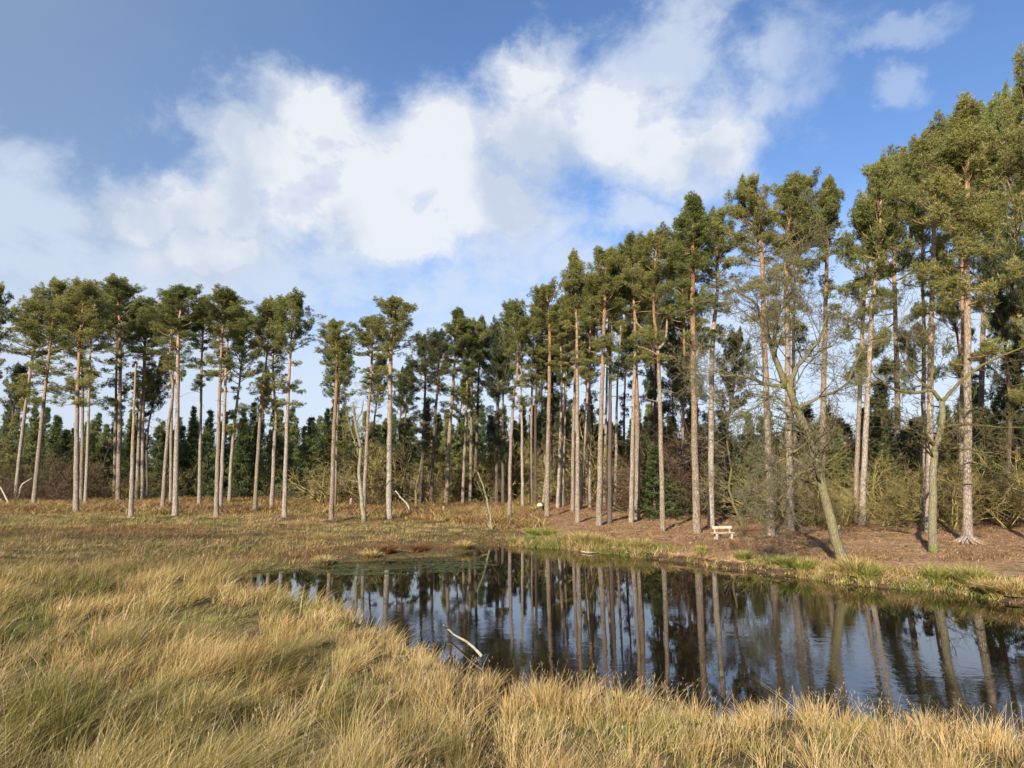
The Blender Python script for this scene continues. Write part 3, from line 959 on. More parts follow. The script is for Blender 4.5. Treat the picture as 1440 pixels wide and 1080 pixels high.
rng = np.random.RandomState(31)
for i in range(38):     # right hand thicket
    a = .36 + .50 * (i + rng.uniform(-.9, .9)) / 38
    y = 47 - a * 12 + rng.uniform(-1.5, 9)
    put_shrub(a * y, y, i, i % 5 == 0, "bare olive green shrub in the tangled thicket behind the right hand pines", 'bare shrubs of the right hand thicket', rng.uniform(.55, 1.2))
for i in range(26):     # middle
    a = -.30 + .50 * (i + rng.uniform(-.5, .5)) / 26
    y = 66 - max(0, a) * 40 + rng.uniform(-1, 9)
    put_shrub(a * y, y, i, i % 4 == 0, "bare olive brown shrub under the wood's edge in the middle", 'bare shrubs under the middle of the wood edge', rng.uniform(.9, 1.35))
for i in range(16):     # purple brown behind the bench
    a = .17 + .26 * (i + rng.uniform(-.5, .5)) / 16
    y = 50 + rng.uniform(0, 8)
    put_shrub(a * y, y, i, True, "purplish brown bare shrub behind the bench", 'brown shrubs behind the bench', rng.uniform(1.0, 1.4))
for i in range(22):     # far left
    a = -.86 + .28 * (i + rng.uniform(-.5, .5)) / 22
    y = 68 + rng.uniform(0, 8)
    put_shrub(a * y, y, i, True, "reddish brown bare shrub at the foot of the wood on the far left", 'brown shrubs on the far left', rng.uniform(.5, 1.0))
for i in range(5):
    a = -.58 + .28 * (i + rng.uniform(-.5, .5)) / 12
    y = 73 + rng.uniform(0, 5)
    put_shrub(a * y, y, i, i % 2 == 0, "dim bare shrub under the plantation behind the left pines", 'dim shrubs behind the left pines', rng.uniform(.5, .85))


def bare_tree(label, Y, base, mains, kids, material, seed, up=.03, wig=.16, name='bare_tree', lenf=1.0, first=0.35, nk=9, thin=True):
    """mains: list of (pixel path, start px diameter, end px diameter); the first is the trunk"""
    rng = np.random.RandomState(seed)
    g = on_z(*base, 0) if Y is None else on_y(base[0], 700, Y)
    if Y is None:
        g = ground_at(*base); Y = g[1]
    g[2] = hz_(g[0], g[1])
    sc_ = Y / FPX
    root = empty(name, g)
    tag(root, label, 'tree')
    tw = []
    tr = []
    for k2, (pp, da, db) in enumerate(mains):
        off = [0] + list(np.cumsum(rng.uniform(-.25, .25, len(pp) - 1))) if k2 else [0] * len(pp)
        P = np.array([on_y(a, b, Y + o) for (a, b), o in zip(pp, off)]) - g
        if k2 == 0: P[0] = (0, 0, -.1)
        P = resample(P, 16)
        P[1:-1] += rng.normal(size=(14, 3)) * .02
        rad = np.linspace(da * sc_ / 2, db * sc_ / 2, 16)
        if k2 == 0: rad[0] *= 1.35; rad[1] *= 1.1
        tr.append((P, rad))
        Ltot = np.linalg.norm(P[-1] - P[0])
        for i in range(nk if k2 == 0 else max(4, nk - 3)):
            t = rng.uniform(first if k2 == 0 else .2, 1)
            j = min(14, int(t * 15))
            tg = nrm(P[j + 1] - P[j])
            dd = rot_about(tg, np.cross(tg, rng.normal(size=3)), rng.uniform(.5, 1.2))
            grow(tw, P[j], dd, lenf * rng.uniform(.8, 2.0), max(.012, rad[j] * .35), 0, rng, up, wig, kids)
    link('trunk', tube_mesh('trunk', tr[:1], 10), material, root)
    if len(tr) > 1: link('limbs', tube_mesh('limbs', tr[1:], 7), material, root)
    link('branches', tube_mesh('branches', tw, 3), material, root)
    return root


bare_tree("leaning bare tree with a curved mossy trunk growing from the pond bank", None, (1187, 797),
          [([(1187, 797), (1172, 745), (1160, 700), (1150, 655), (1136, 610), (1117, 565), (1106, 540)], 14, 9),
           ([(1106, 545), (1090, 505), (1078, 470), (1068, 440), (1055, 420), (1030, 405)], 9, 2),
           ([(1104, 545), (1075, 540), (1050, 530), (1020, 528), (1005, 520)], 6, 1.5),
           ([(1110, 550), (1118, 520), (1135, 500), (1155, 470), (1162, 440)], 8, 2),
           ([(1096, 520), (1088, 490), (1092, 455), (1108, 420), (1118, 400)], 6, 1.5),
           ([(1122, 575), (1150, 560), (1185, 545), (1205, 510), (1222, 470)], 5, 1.5),
           ([(1140, 620), (1110, 640), (1080, 660), (1055, 690)], 4, 1.5),
           ([(1150, 655), (1120, 670), (1098, 700), (1085, 712)], 4, 1.2),
           ([(1100, 540), (1080, 560), (1050, 580), (1020, 590)], 4, 1.2)],
          (5, 5, 4), M['bark_moss'], 3, nk=16, lenf=1.25)
bare_tree("mossy forked bare tree with a bright green foot by the pond at the right", None, (1313, 777),
          [([(1313, 777), (1311, 720), (1313, 660), (1316, 630), (1324, 595), (1325, 565)], 11, 7.5),
           ([(1325, 565), (1340, 548), (1358, 530), (1380, 515), (1410, 500), (1440, 488)], 5.5, 2),
           ([(1322, 563), (1308, 548), (1290, 552), (1262, 550), (1238, 535), (1225, 520)], 6, 2),
           ([(1308, 550), (1311, 530), (1312, 505), (1305, 480), (1298, 455)], 5, 1.5),
           ([(1317, 630), (1300, 610), (1285, 605), (1270, 600)], 4.5, 1.5),
           ([(1318, 632), (1345, 630), (1380, 635), (1410, 640)], 3.5, 1.2),
           ([(1325, 600), (1355, 597), (1395, 600), (1440, 602)], 3.5, 1.2),
           ([(1308, 548), (1290, 530), (1270, 505), (1262, 480)], 3, 1)],
          (5, 4, 4), M['bark_moss'], 8, nk=9, lenf=1.2, first=.45)
bare_tree("thin mossy bare tree with a crooked stem left of the thick lone pine", None, (512, 734),
          [([(512, 734), (509, 700), (505, 667), (507, 630), (500, 597), (496, 565)], 6, 3), ([(505, 640), (495, 610), (486, 580)], 2.5, 1), ([(500, 597), (508, 580), (512, 560)], 2.5, 1)],
          (4, 3, 3), M['bark_pale'], 11, nk=8, lenf=1.1)
bare_tree("slender leaning dead stem standing at the pond's far end", None, (692, 745),
          [([(692, 745), (688, 720), (682, 690), (672, 664)], 3.6, 2), ([(687, 716), (678, 713), (671, 710)], 1.8, .8)], (3, 3), M['bark_pale'], 12, nk=5, lenf=.8)
bare_tree("thin crooked bare stem rising just right of the wooden bench", None, (1045, 742),
          [([(1030, 722), (1026, 690), (1028, 660), (1022, 620)], 4, 2)], (4, 3), M['bark_moss'], 14, nk=6, lenf=1.2)
for (bx, by, pp, lb, sd_) in [
        (1232, 722, [(1232, 722), (1240, 690), (1238, 650), (1245, 610)], "thin crooked greenish sapling left of the dark red brown pine", 1),
        (1272, 724, [(1272, 724), (1276, 700), (1284, 680), (1282, 650)], "short pale green sapling at the foot of the dark red brown pine", 2),
        (1147, 735, [(1147, 735), (1143, 700), (1150, 670), (1146, 640)], "pale sapling with a short straight stem behind the leaning bare tree", 3),
        (1432, 722, [(1430, 722), (1428, 690), (1434, 650), (1426, 615)], "mossy sapling at the right edge under the thicket", 4),
        (586, 716, [(586, 716), (585, 690), (590, 665), (594, 640)], "mossy sapling left of the first dark pine of the middle", 5),
        (764, 712, [(764, 712), (765, 690), (768, 665), (766, 640)], "pale bare stem behind the fallen dark log", 6),
        (916, 716, [(914, 716), (918, 700), (923, 685), (924, 662)], "pale forked stem behind the lyre shaped pine", 7)]:
    bare_tree(lb, None, (bx, by), [(pp, 4, 1.8)], (4, 3, 3), M['bark_moss'] if sd_ != 6 else M['bark_pale'], 40 + sd_, nk=9, lenf=.9, first=.2, name='bare_sapling')


# ------------------------------------------------------------------ dead wood, stumps, bench
def stick(name, label, cat, pp, dpx, material, z=None, Y=None, n=10, twigs=0, seed=0, group=None):
    rng = np.random.RandomState(seed)
    if z is not None:
        P = np.array([on_z(a, b, zz) for (a, b), zz in zip(pp, z)])
    else:
        g = ground_at(*pp[0])
        P = np.array([g] + [on_y(a, b, g[1]) for a, b in pp[1:]])
    sc_ = P[0][1] / FPX
    g = P[0].copy()
    Q = resample(P - g, n)
    Q[1:-1] += rng.normal(size=(n - 2, 3)) * dpx * sc_ * .12
    r = dpx * sc_ / 2
    acc = [(Q, np.linspace(r, r * .45, n))]
    for i in range(twigs):
        j = rng.randint(2, n - 1)
        acc.append((resample(limb_path(Q[j], rng.normal(size=3) * [1, .6, .6] + [0, 0, .5], rng.uniform(.15, .5), 4, 0, .2, rng), n), np.linspace(r * .4, r * .1, n)))
    o = link(name, tube_mesh(name, acc, 8), material, None, g)
    return tag(o, label, cat, group)


stick('dead_branch', "bleached white forked branch sticking out of the near pond edge", 'branch', [(677, 922), (655, 902), (640, 893), (629, 884), (624, 879)], 4, M['deadwood'], z=[.12, .14, .12, .16, .3], twigs=0, seed=5)
stick('fallen_log', "white bare log lying at the water's edge of the far bank, the left one", 'log', [(818, 776), (830, 777), (843, 776)], 2, M['deadwood'], z=[.05, .06, .05])
stick('fallen_log', "white curved log at the water's edge of the far bank, the right one", 'log', [(880, 777), (890, 779), (905, 776), (921, 777)], 2.2, M['deadwood'], z=[.12, .05, .06, .05], twigs=2)
stick('fallen_sapling', "pale dead stem leaning left right of the thick lone pine", 'dead stem', [(578, 727), (574, 712), (566, 702), (556, 690)], 3.5, M['deadwood'])
stick('fallen_sapling', "white curved birch stem bent over at the far left", 'dead stem', [(22, 708), (28, 690), (32, 680), (45, 672)], 3.5, M['deadwood'])
stick('fallen_sapling', "pale fallen stem leaning out at the left edge", 'dead stem', [(12, 712), (8, 700), (0, 685), (-6, 678)], 3, M['deadwood'])
stick('fallen_sapling', "thin pale fallen stem crossing behind the one at the left edge", 'dead stem', [(6, 710), (-2, 700), (-12, 694)], 2.5, M['deadwood'])
for (x, y, lb, h) in [(493, 713, "pale stump in the bracken left of the thick lone pine", .7), (623, 724, "small orange stump in front of the pale leaning pine", .6),
                      (1180, 752, "short pale broken post stump beside the leaning bare tree", .4), (604, 722, "tiny pale stump right of the dead leaning stem", .35), (684, 731, "low grey stump by the slender dead stem", .3)]:
    g = ground_at(x, y)
    root = empty('tree_stump', g); tag(root, lb, 'stump')
    r_ = .09 if h < .6 else .15
    link('trunk', tube_mesh('stump', [(np.array([[0, 0, -.1], [0, 0, .05], [.02, 0, h * .6], [.03, 0, h]]), np.array([r_ * 1.5, r_ * 1.1, r_, r_ * .9]))], 9), M['stump'], root)
    link('cut_top', tube_mesh('cut_top', [(np.array([[.03, 0, h + .002], [.035, .01, h + .03], [.05, 0, h + .09]]), np.array([r_ * .8, r_ * .6, r_ * .1]))], 7), M['cutwood'], root)
# felled trunk with its sawn end
gA = ground_at(718, 722); gB = ground_at(766, 719)
root = empty('felled_log', gA); tag(root, "dark felled trunk lying on the litter left of the log's pine", 'log')
Pf = resample(np.array([[0, 0, .2], (gB - gA) * .5 + [0, 0, .22], gB - gA + [0, 0, .26]]), 9)
link('trunk', tube_mesh('felled', [(Pf, np.linspace(.12, .2, 9))], 9), M['darklog'], root)
gC = ground_at(759, 719)
root = empty('sawn_log', gC); tag(root, "sawn log showing its round pale yellow end beside the felled trunk", 'log')
link('trunk', tube_mesh('sawn', [(np.array([[0, 0, .42], [.2, .5, .42], [.4, 1.0, .42]]), np.array([.26, .26, .24]))], 12), M['darklog'], root)
link('sawn_end', tube_mesh('sawn_end', [(np.array([[-.010, -.03, .42], [0, -.003, .42]]), np.array([.235, .255]))], 12), M['cutwood'], root)


def box(V, F, c, s, rot=None):
    """bevelled box appended"""
    b = min(s) * .12
    vs = []
    for sx in (-1, 1):
        for sy in (-1, 1):
            for sz in (-1, 1):
                vs.append([c[0] + sx * s[0] / 2, c[1] + sy * s[1] / 2, c[2] + sz * s[2] / 2])
    i = len(V)
    V += vs
    for f in ((0, 1, 3, 2), (4, 6, 7, 5), (0, 4, 5, 1), (2, 3, 7, 6), (0, 2, 6, 4), (1, 5, 7, 3)):
        F.append([i + k for k in f])


def box_obj(name, boxes, material, parent, bev=.008):
    V, F = [], []
    for c, s in boxes: box(V, F, c, s)
    me_ = raw_mesh(name, np.array(V), [np.array(F)])
    o = link(name, me_, material, parent)
    md = o.modifiers.new('bevel', 'BEVEL'); md.width = bev; md.segments = 2
    return o


g = ground_at(1017, 758)
bench = empty('wooden_bench', g)
bench.rotation_euler = (0, 0, R(14))
tag(bench, "small pale wooden bench with a plank back between the pines by the pond", 'bench')
box_obj('seat', [((-.08, -.16, .31), (1.16, .26, .038))], M['bench'], bench)
box_obj('backrest', [((.03, .10, .56), (1.10, .035, .13))], M['bench'], bench)
for sx in (-.42, .42):
    box_obj('back_post', [((sx, .065, .29), (.07, .035, .62))], M['bench'], bench)
    box_obj('leg', [((sx - .05, -.20, .12), (.08, .09, .35))], M['bench'], bench)

# ------------------------------------------------------------------ grass
ST = np.array([0.56, 0.395, 0.17]); ST2 = np.array([0.43, 0.255, 0.085]); OL = np.array([0.17, 0.155, 0.035]); GR = np.array([0.10, 0.15, 0.025])
RD = np.array([0.21, 0.095, 0.04]); BRN = np.array([0.16, 0.10, 0.05]); PALE = np.array([0.58, 0.45, 0.27]); YG = np.array([0.28, 0.29, 0.06])


def blades(name, base, length, wid, tip_dir, lean, col, tipcol, rng, seg=3, droop=.25):
    n = len(base)
    a = rng.uniform(0, 2 * np.pi, n)
    side = np.stack([np.cos(a), np.sin(a), np.zeros(n)], -1)
    # bias the blade faces across the view so that thin blades keep their width from any side
    ts = np.linspace(0, 1, seg + 1)
    up = np.array([0, 0, 1.0])
    cl = []
    for t in ts:
        off = tip_dir * (lean * (t ** 1.6))[:, None] if np.ndim(lean) else tip_dir * lean * t ** 1.6
        hz__ = length * (t - droop * (np.minimum(lean / np.maximum(length, .01), 1.5)) * t * t * .6)
        cl.append(base + off + up * hz__[:, None])
    V = []; K = []
    for i, t in enumerate(ts[:-1]):
        w = wid * (1 - .55 * t) * .5
        V.append(cl[i] - side * w[:, None]); V.append(cl[i] + side * w[:, None])
        c = col * (1 - t) + tipcol * t
        K.append(c); K.append(c)
    V.append(cl[-1]); K.append(tipcol)
    nv = 2 * seg + 1
    V = np.stack(V, 1).reshape(-1, 3)
    K = np.clip(np.stack(K, 1).reshape(-1, 3), 0, 1)
    idx = np.arange(n * nv).reshape(n, nv)
    F = []
    for i in range(seg - 1):
        F.append(idx[:, [2 * i, 2 * i + 1, 2 * i + 3, 2 * i + 2]])
    F.append(idx[:, [2 * seg - 2, 2 * seg - 1, 2 * seg]])
    return raw_mesh(name, V, F, {'Col': ('FLOAT_COLOR', np.hstack([K, np.ones((len(K), 1))]))})


def scatter(y0_, y1_, dens, rng, amin=-1.05, amax=1.05):
    """random points in a wedge of ground in front of the camera, even per square metre"""
    area = .5 * (amax - amin) * (y1_ ** 2 - y0_ ** 2)
    n = int(area * dens)
    y = np.sqrt(rng.uniform(y0_ ** 2, y1_ ** 2, n))
    a = rng.uniform(amin, amax, n)
    return a * y, y


GREEN_SPOTS = [(290, 872, 80, 24), (330, 858, 50, 10), (270, 860, 40, 10), (40, 880, 45, 30), (1185, 1040, 50, 14), (640, 800, 20, 6), (420, 1050, 60, 25), (860, 1030, 120, 20), (220, 980, 80, 20), (500, 960, 60, 14), (940, 945, 30, 10)]
RUSH_SHADE_SPOTS = [(50, 1010, 110, 60), (250, 1045, 90, 40), (400, 945, 60, 22), (520, 1010, 70, 30), (100, 822, 70, 14), (40, 885, 50, 28), (330, 960, 50, 18), (620, 1060, 60, 30), (170, 925, 60, 14)]  # dark rush clumps; their dark olive also paints shadows into the grass
BROWN_SPOTS = [(600, 965, 110, 26), (540, 990, 60, 20), (740, 960, 60, 20), (860, 880, 60, 30)]


def zone(px, py, spots):
    v = np.zeros_like(px)
    for cx, cy, rx, ry in spots:
        v = np.maximum(v, 1 - ss(np.hypot((px - cx) / rx, (py - cy) / ry), .6, 1.25))
    return v


def grass_field(name, y0_, y1_, tus, nb_, wid, rng, seg, hmul=1.0, sel=None, tr=.14):
    x, y = scatter(y0_, y1_, tus, rng)
    s = pond_sd(x, y)
    wf = woodside(x, y); we = woodedge(x, y)
    keep = (s > -.10) & (wf < .35) & (we < .6)
    # the little ditch stays open
    dx = x + 0.33 - 0.25 * (y - 8.5) * 0.16
    keep &= ~((np.abs(dx) < .13) & (y > 6) & (y < 12.3))
    keep &= rng.rand(len(x)) < .12 + 1.0 * ss(fbm(x * 1.15 + 40, y * 1.15, 2), .32, .55)
    x, y, s = x[keep], y[keep], s[keep]
    z = height(x, y)
    px, py = to_px(x, y, z + .12)
    n = len(x)
    left = 1 - ss(px + 60 * (fbm(x * .4, y * .4) - .5), 330, 640)
    pn1 = fbm(x * .55 + 3, y * .55); pn2 = fbm(x * 1.6 + 30, y * 1.6)
    gs = zone(px, py, GREEN_SPOTS); bs = zone(px, py, BROWN_SPOTS)
    heath = ss(y, 22, 27)
    h = (.66 * left + .46 * (1 - left)) * (.6 + .7 * pn1) * rng.uniform(.5, 1.3, n)
    h = h * (1 - .55 * gs) * (1 - .45 * heath)
    h = h * (.55 + .45 * ss(s, -.1, .8))
    # clump colour
    olive = left * ss(pn1, .38, .66) * .8 + (1 - left) * ss(pn2, .55, .78) * .55
    c = ST[None] * (1 - olive[:, None]) + OL[None] * olive[:, None]
    c = c + (ST2 - ST)[None] * (ss(pn2, .45, .7) * .8)[:, None] * (1 - olive[:, None])
    c = c * (1 - gs[:, None]) + (GR * .45 + YG * .55)[None] * gs[:, None]
    c = c * (1 - .7 * bs[:, None]) + (BRN * 1.3)[None] * .7 * bs[:, None]
    rs_ = zone(px, py, RUSH_SHADE_SPOTS) * (.6 + .4 * (pn2 > .45))
    h = h * (1 + .25 * rs_)
    c = c * (1 - .6 * rs_[:, None]) + np.array([[.11, .105, .03]]) * .6 * rs_[:, None]  # dark olive of the rushes and of the shadows painted with them
    mossy = ss(fbm(x * 2.1 + 70, y * 2.1, 2), .60, .72) * (heath < .5)
    h = h * (1 - .55 * mossy)
    c = c * (1 - mossy[:, None]) + (YG * .8)[None] * mossy[:, None]
    # far marsh: tan and yellow green near the wood, then russet bands, dull brown, orange shore
    gx_, gy_ = to_px(x, y, z)
    wob = 8 * (fbm(x * .10, y * .2) - .5)
    gy_ = gy_ + wob
    lw_ = 1 - ss(gx_, 260, 400)
    b1 = np.exp(-((gy_ - 745) / 2.2) ** 2) * (1 - ss(gx_, 230, 330))
    b2 = np.exp(-((gy_ - 755) / 4.2) ** 2) * (1 - ss(gx_, 290, 400))
    b3 = np.exp(-((gy_ - 783) / 6.0) ** 2) * ss(gx_, 300, 340) * (1 - ss(gx_, 470, 520))
    b4 = np.exp(-((gy_ - 773) / 6.0) ** 2) * ss(gx_, 480, 520) * (1 - ss(gx_, 590, 640))
    b5 = .8 * ss(fbm(x * .13 + 9, y * .3 + 2), .55, .66) * ss(gx_, 330, 450)
    top_ = 1 - ss(gy_, 738, 746)
    v1 = rng.uniform(.75, 1.25, (n, 1))
    pick = rng.rand(n)
    wn_ = fbm(x * .25 + 50, y * .6)
    fc = np.where((pick < .28 + .9 * (wn_ - .5))[:, None], YG * 1.0, np.where((pick < .85)[:, None], ST * .85, BRN * 1.5)) * v1
    dull = np.where((pick < .22)[:, None], YG * .7, np.where((pick < .6)[:, None], BRN * 1.4, ST * .62)) * v1
    dullw = (1 - top_) * (.2 + .5 * lw_)
    fc = fc * (1 - dullw[:, None]) + dull * dullw[:, None]
    for b_, bc in ((b1, RD * 1.25), (b2, np.array([.13, .065, .035])), (b3, np.array([.42, .21, .09])), (b4, np.array([.13, .075, .04])), (b5, RD * 1.1)):
        w_ = (np.clip(b_ * 1.25, 0, 1) * .92)[:, None]
        fc = fc * (1 - w_) + bc[None] * v1 * w_
    c = c * (1 - heath[:, None]) + fc * heath[:, None]
    c = c * rng.uniform(.7, 1.25, (n, 1))
    far_ = heath > .5
    h = np.where(far_, h * (.75 + .5 * (pick > .93)), h)
    # expand tussocks to blades
    k = rng.poisson(nb_ * (.5 + pn2), n)
    idx = np.repeat(np.arange(n), k)
    m_ = len(idx)
    ta = rng.uniform(0, 2 * np.pi, m_); tr_ = tr * np.sqrt(rng.uniform(0, 1, m_)) * (1 + heath[idx])
    bx = x[idx] + np.cos(ta) * tr_; by = y[idx] + np.sin(ta) * tr_
    bz = z[idx] - .03
    L = h[idx] * rng.uniform(.55, 1.15, m_) * hmul
    lean_u = rng.uniform(.1, 1.0, m_) * L
    wf_ = 1.1 * (fbm(bx * .6 + 11, by * .6 + 5, 2) - .5)
    wind = np.stack([.65 * left[idx] + .15 + wf_, .15 * np.ones(m_), np.zeros(m_)], -1)
    td = np.stack([np.cos(ta) * .7, np.sin(ta) * .7, np.zeros(m_)], -1) + wind + rng.normal(size=(m_, 3)) * [.55, .5, 0]
    broken = rng.rand(m_) < .05
    lean_u = np.where(broken, L * 1.5, lean_u)
    green_b = rng.rand(m_) < (.07 + .5 * gs[idx] + .2 * rs_[idx] + .14 * left[idx]) * (1 - .93 * heath[idx])
    cc = c[idx] * rng.uniform(.7, 1.25, (m_, 1))
    cc = np.where(green_b[:, None], (GR * .42 + OL * .6)[None] * rng.uniform(.7, 1.3, (m_, 1)), cc)
    pale = rng.rand(m_) < .09
    cc = np.where(pale[:, None] & ((heath + rs_)[idx] < .5)[:, None], PALE[None] * rng.uniform(.8, 1.1, (m_, 1)), cc)
    tipc = cc * .72 + ST[None] * .36 * (1 - .8 * heath[idx][:, None]) * (1 - .75 * rs_[idx][:, None])
    w = wid * rng.uniform(.7, 1.4, m_)
    me_ = blades(name, np.stack([bx, by, bz], -1), L, w, td, lean_u, cc * .85, tipc, rng, seg, .3)
    print(name, 'blades', m_)
    o = link(name, me_, M['grass'])
    return o


rng = np.random.RandomState(77)
tag(grass_field('tall_grass', 2.2, 8.0, 14, 100, .0045, rng, 4, tr=.15), "tall dry straw and olive marsh grass bending right in the foreground", 'grass', kind='stuff')
tag(grass_field('marsh_grass', 8.0, 15.0, 11, 64, .0072, rng, 3, tr=.17), "straw coloured marsh grass fringing the near side of the pond", 'grass', kind='stuff')
tag(grass_field('meadow_grass', 15.0, 28.0, 6, 56, .0115, rng, 2, tr=.25), "olive and tan grass of the meadow beside the pond's left end", 'grass', kind='stuff')
tag(grass_field('heath_grass', 28.0, 64.0, 4, 34, .018, rng, 2, tr=.32), "short tan and red brown heath grass below the wood", 'grass', kind='stuff')

# seed heads: fine feathery tops on the near grass
# (thin, pale blades crowded near the top of tall stalks)
x, y = scatter(2.6, 13.5, 26, rng)
s = pond_sd(x, y); ok = (s > 0.0) & (woodside(x, y) < .2) & (rng.rand(len(x)) < ss(x / y, -.45, .1) * .7 + .3)
x, y = x[ok], y[ok]
z = height(x, y)
px, py = to_px(x, y, z + .4)
left = 1 - ss(px, 330, 640)
n = len(x)
L = rng.uniform(.35, .68, n) * (1 + .3 * left) * (.6 + .4 * ss(pond_sd(x, y), 0, .8))
tdir = np.stack([rng.normal(size=n) * .5 + .5, rng.normal(size=n) * .4, np.zeros(n)], -1)
stalk = blades('stalk_grass', np.stack([x, y, z - .02], -1), L, np.full(n, .005), tdir, L * .45, np.tile(ST * .9, (n, 1)), np.tile(PALE, (n, 1)), rng, 4, .3)
tag(link('stalk_grass', stalk, M['grass']), "pale upright stalks standing above the foreground grass", 'grass', kind='stuff')
K = 7
t = rng.uniform(.74, 1.0, (n, K))
lean = (L * .45)[:, None] * t ** 1.6
bp_ = np.stack([x[:, None] + tdir[:, 0:1] * lean, y[:, None] + tdir[:, 1:2] * lean, z[:, None] - .02 + L[:, None] * (t - .3 * .45 * t * t * .6)], -1).reshape(-1, 3)
m_ = len(bp_)
fine = blades('seed_heads', bp_, rng.uniform(.02, .05, m_), np.full(m_, .0045), rng.normal(size=(m_, 3)) * [1, 1, 0], rng.uniform(.01, .05, m_), np.repeat(PALE[None] * rng.uniform(.7, 1.05, (n, 1)), K, 0), np.repeat(PALE[None] * rng.uniform(.7, 1.05, (n, 1)), K, 0), rng, 2, .2)
tag(link('seed_heads', fine, M['grass']), "feathery pale seed heads of the foreground grass", 'grass', kind='stuff')

# bracken and litter
x, y = scatter(26, 76, 5.5, rng, -1.0, 1.0)
s = pond_sd(x, y); wf = woodside(x, y); we = woodedge(x, y)
a = x / y
dens = np.where(wf > .5, .55 + .45 * we * ss(fbm(x * .2, y * .2), .35, .6), we)
ok = (s > .3) & (rng.rand(len(x)) < dens) & (y < 80)
x, y, wf = x[ok], y[ok], wf[ok]
z = height(x, y); n = len(x); K = 22
idx = np.repeat(np.arange(n), K); m_ = len(idx)
ta = rng.uniform(0, 6.28, m_)
big = np.where(wf > .5, .20, .75)[idx] * (.4 + 1.2 * fbm(x * .5, y * .5))[idx]
Lr = big * rng.uniform(.4, 1.2, m_)
cb_ = np.where(wf[:, None] > .5, np.array([[.24, .14, .07]]), np.array([[.245, .14, .07]])) * rng.uniform(.5, 1.5, (n, 1)) + (np.where(rng.rand(n, 1) < .5, np.array([[.14, .11, .03]]), np.array([[.0, .05, .0]]))) * (fbm(x * .3 + 3, y * .5)[:, None] + .35 * rng.rand(n, 1) > .62) * (wf[:, None] < .5)
cc = cb_[idx] * rng.uniform(.6, 1.4, (m_, 1))
me_ = blades('bracken', np.stack([x[idx] + rng.normal(size=m_) * .25, y[idx] + rng.normal(size=m_) * .25, z[idx] - .03], -1), Lr, np.where(wf > .5, .028, .045)[idx] * rng.uniform(.6, 1.4, m_), np.stack([np.cos(ta), np.sin(ta), 0 * ta], -1), Lr * rng.uniform(.5, 1.5, m_), cc, cc * 1.1, rng, 2, .6)
tag(link('bracken', me_, M['grass']), "rust brown dead bracken and twigs covering the wood floor", 'bracken', kind='stuff')

# fallen twigs and sticks on the wood floor
x, y = scatter(20, 60, .55, rng, -.15, 1.0)
ok = (pond_sd(x, y) > .8) & (woodside(x, y) > .5)
x, y = x[ok], y[ok]; z = height(x, y)
sticks = []
for a_, b_, c_2 in zip(x, y, z):
    t_ = rng.uniform(0, 6.28); l_ = rng.uniform(.15, 1.1)
    sticks.append((limb_path(np.array([a_, b_, c_2 + .03]), np.array([math.cos(t_), math.sin(t_), rng.uniform(-.02, .12)]), l_, 4, 0, .15, rng), np.linspace(.014, .006, 4) * rng.uniform(.6, 2.0)))
tag(link('fallen_twigs', tube_mesh('fallen_twigs', sticks, 4), M['stump']), "fallen twigs and sticks scattered over the pine litter", 'twigs', kind='stuff')

# green moss, ivy and short sedge along the far bank
x, y = scatter(17, 42, 60, rng, -.12, 1.0)
s = pond_sd(x, y); wf = woodside(x, y)
pn = fbm(x * .7 + 4, y * .7)
ok = (s > .02) & (s < 2.0) & (wf > .3) & (rng.rand(len(x)) < ss(pn, .40, .60) * (1 - ss(s, .9, 2.0)))
x, y = x[ok], y[ok]; z = height(x, y); n = len(x); K = 6
idx = np.repeat(np.arange(n), K); m_ = len(idx); ta = rng.uniform(0, 6.28, m_)
g1 = fbm(x * .4, y * .4 + 8)[:, None]
cb_ = GR[None] * (1.1 - g1) + (YG * .9)[None] * g1
cc = cb_[idx] * rng.uniform(.4, 1.3, (m_, 1))
me_ = blades('bank_plants', np.stack([x[idx] + rng.normal(size=m_) * .08, y[idx] + rng.normal(size=m_) * .08, z[idx] - .01], -1), rng.uniform(.05, .18, m_), np.full(m_, .035), np.stack([np.cos(ta), np.sin(ta), 0 * ta], -1), rng.uniform(.03, .15, m_), cc, cc, rng, 2, .5)
tag(link('bank_plants', me_, M['grass']), "low moss and sedge growing along the far pond bank", 'bank plants', kind='stuff')

# straw and green grass tufts overhanging the far waterline
x, y = scatter(17, 42, 26, rng, -.16, 1.0)
s = pond_sd(x, y); wf = woodside(x, y)
pn = fbm(x * .35 + 14, y * .35)
ok = (s > -.12) & (s < 1.6) & (wf > .1) & (rng.rand(len(x)) < (.22 + .8 * ss(pn, .42, .58)) * (1 - .8 * ss(s, .3, 1.6)))
x, y, s = x[ok], y[ok], s[ok]; z = np.maximum(height(x, y), -.02); n = len(x); K = 26
idx = np.repeat(np.arange(n), K); m_ = len(idx); ta = rng.uniform(0, 6.28, m_)
g1 = ss(fbm(x * .9, y * .9 + 8) + .35 * rng.rand(n) - .15, .3, .7)[:, None]
cb_ = (GR * .5 + YG * .5)[None] * (1 - g1) + (ST * .85)[None] * g1
cc = cb_[idx] * rng.uniform(.4, 1.3, (m_, 1))
hh_ = (rng.uniform(.12, .5, n) * (.5 + pn[ok]))[idx] * rng.uniform(.5, 1.1, m_)
me_ = blades('bank_grass', np.stack([x[idx] + rng.normal(size=m_) * .07, y[idx] + rng.normal(size=m_) * .07, z[idx] - .02], -1), hh_, np.full(m_, .018), np.stack([np.cos(ta), np.sin(ta), 0 * ta], -1), hh_ * rng.uniform(.2, 1.3, m_), cc, cc * .8 + ST[None] * .2, rng, 3, .5)
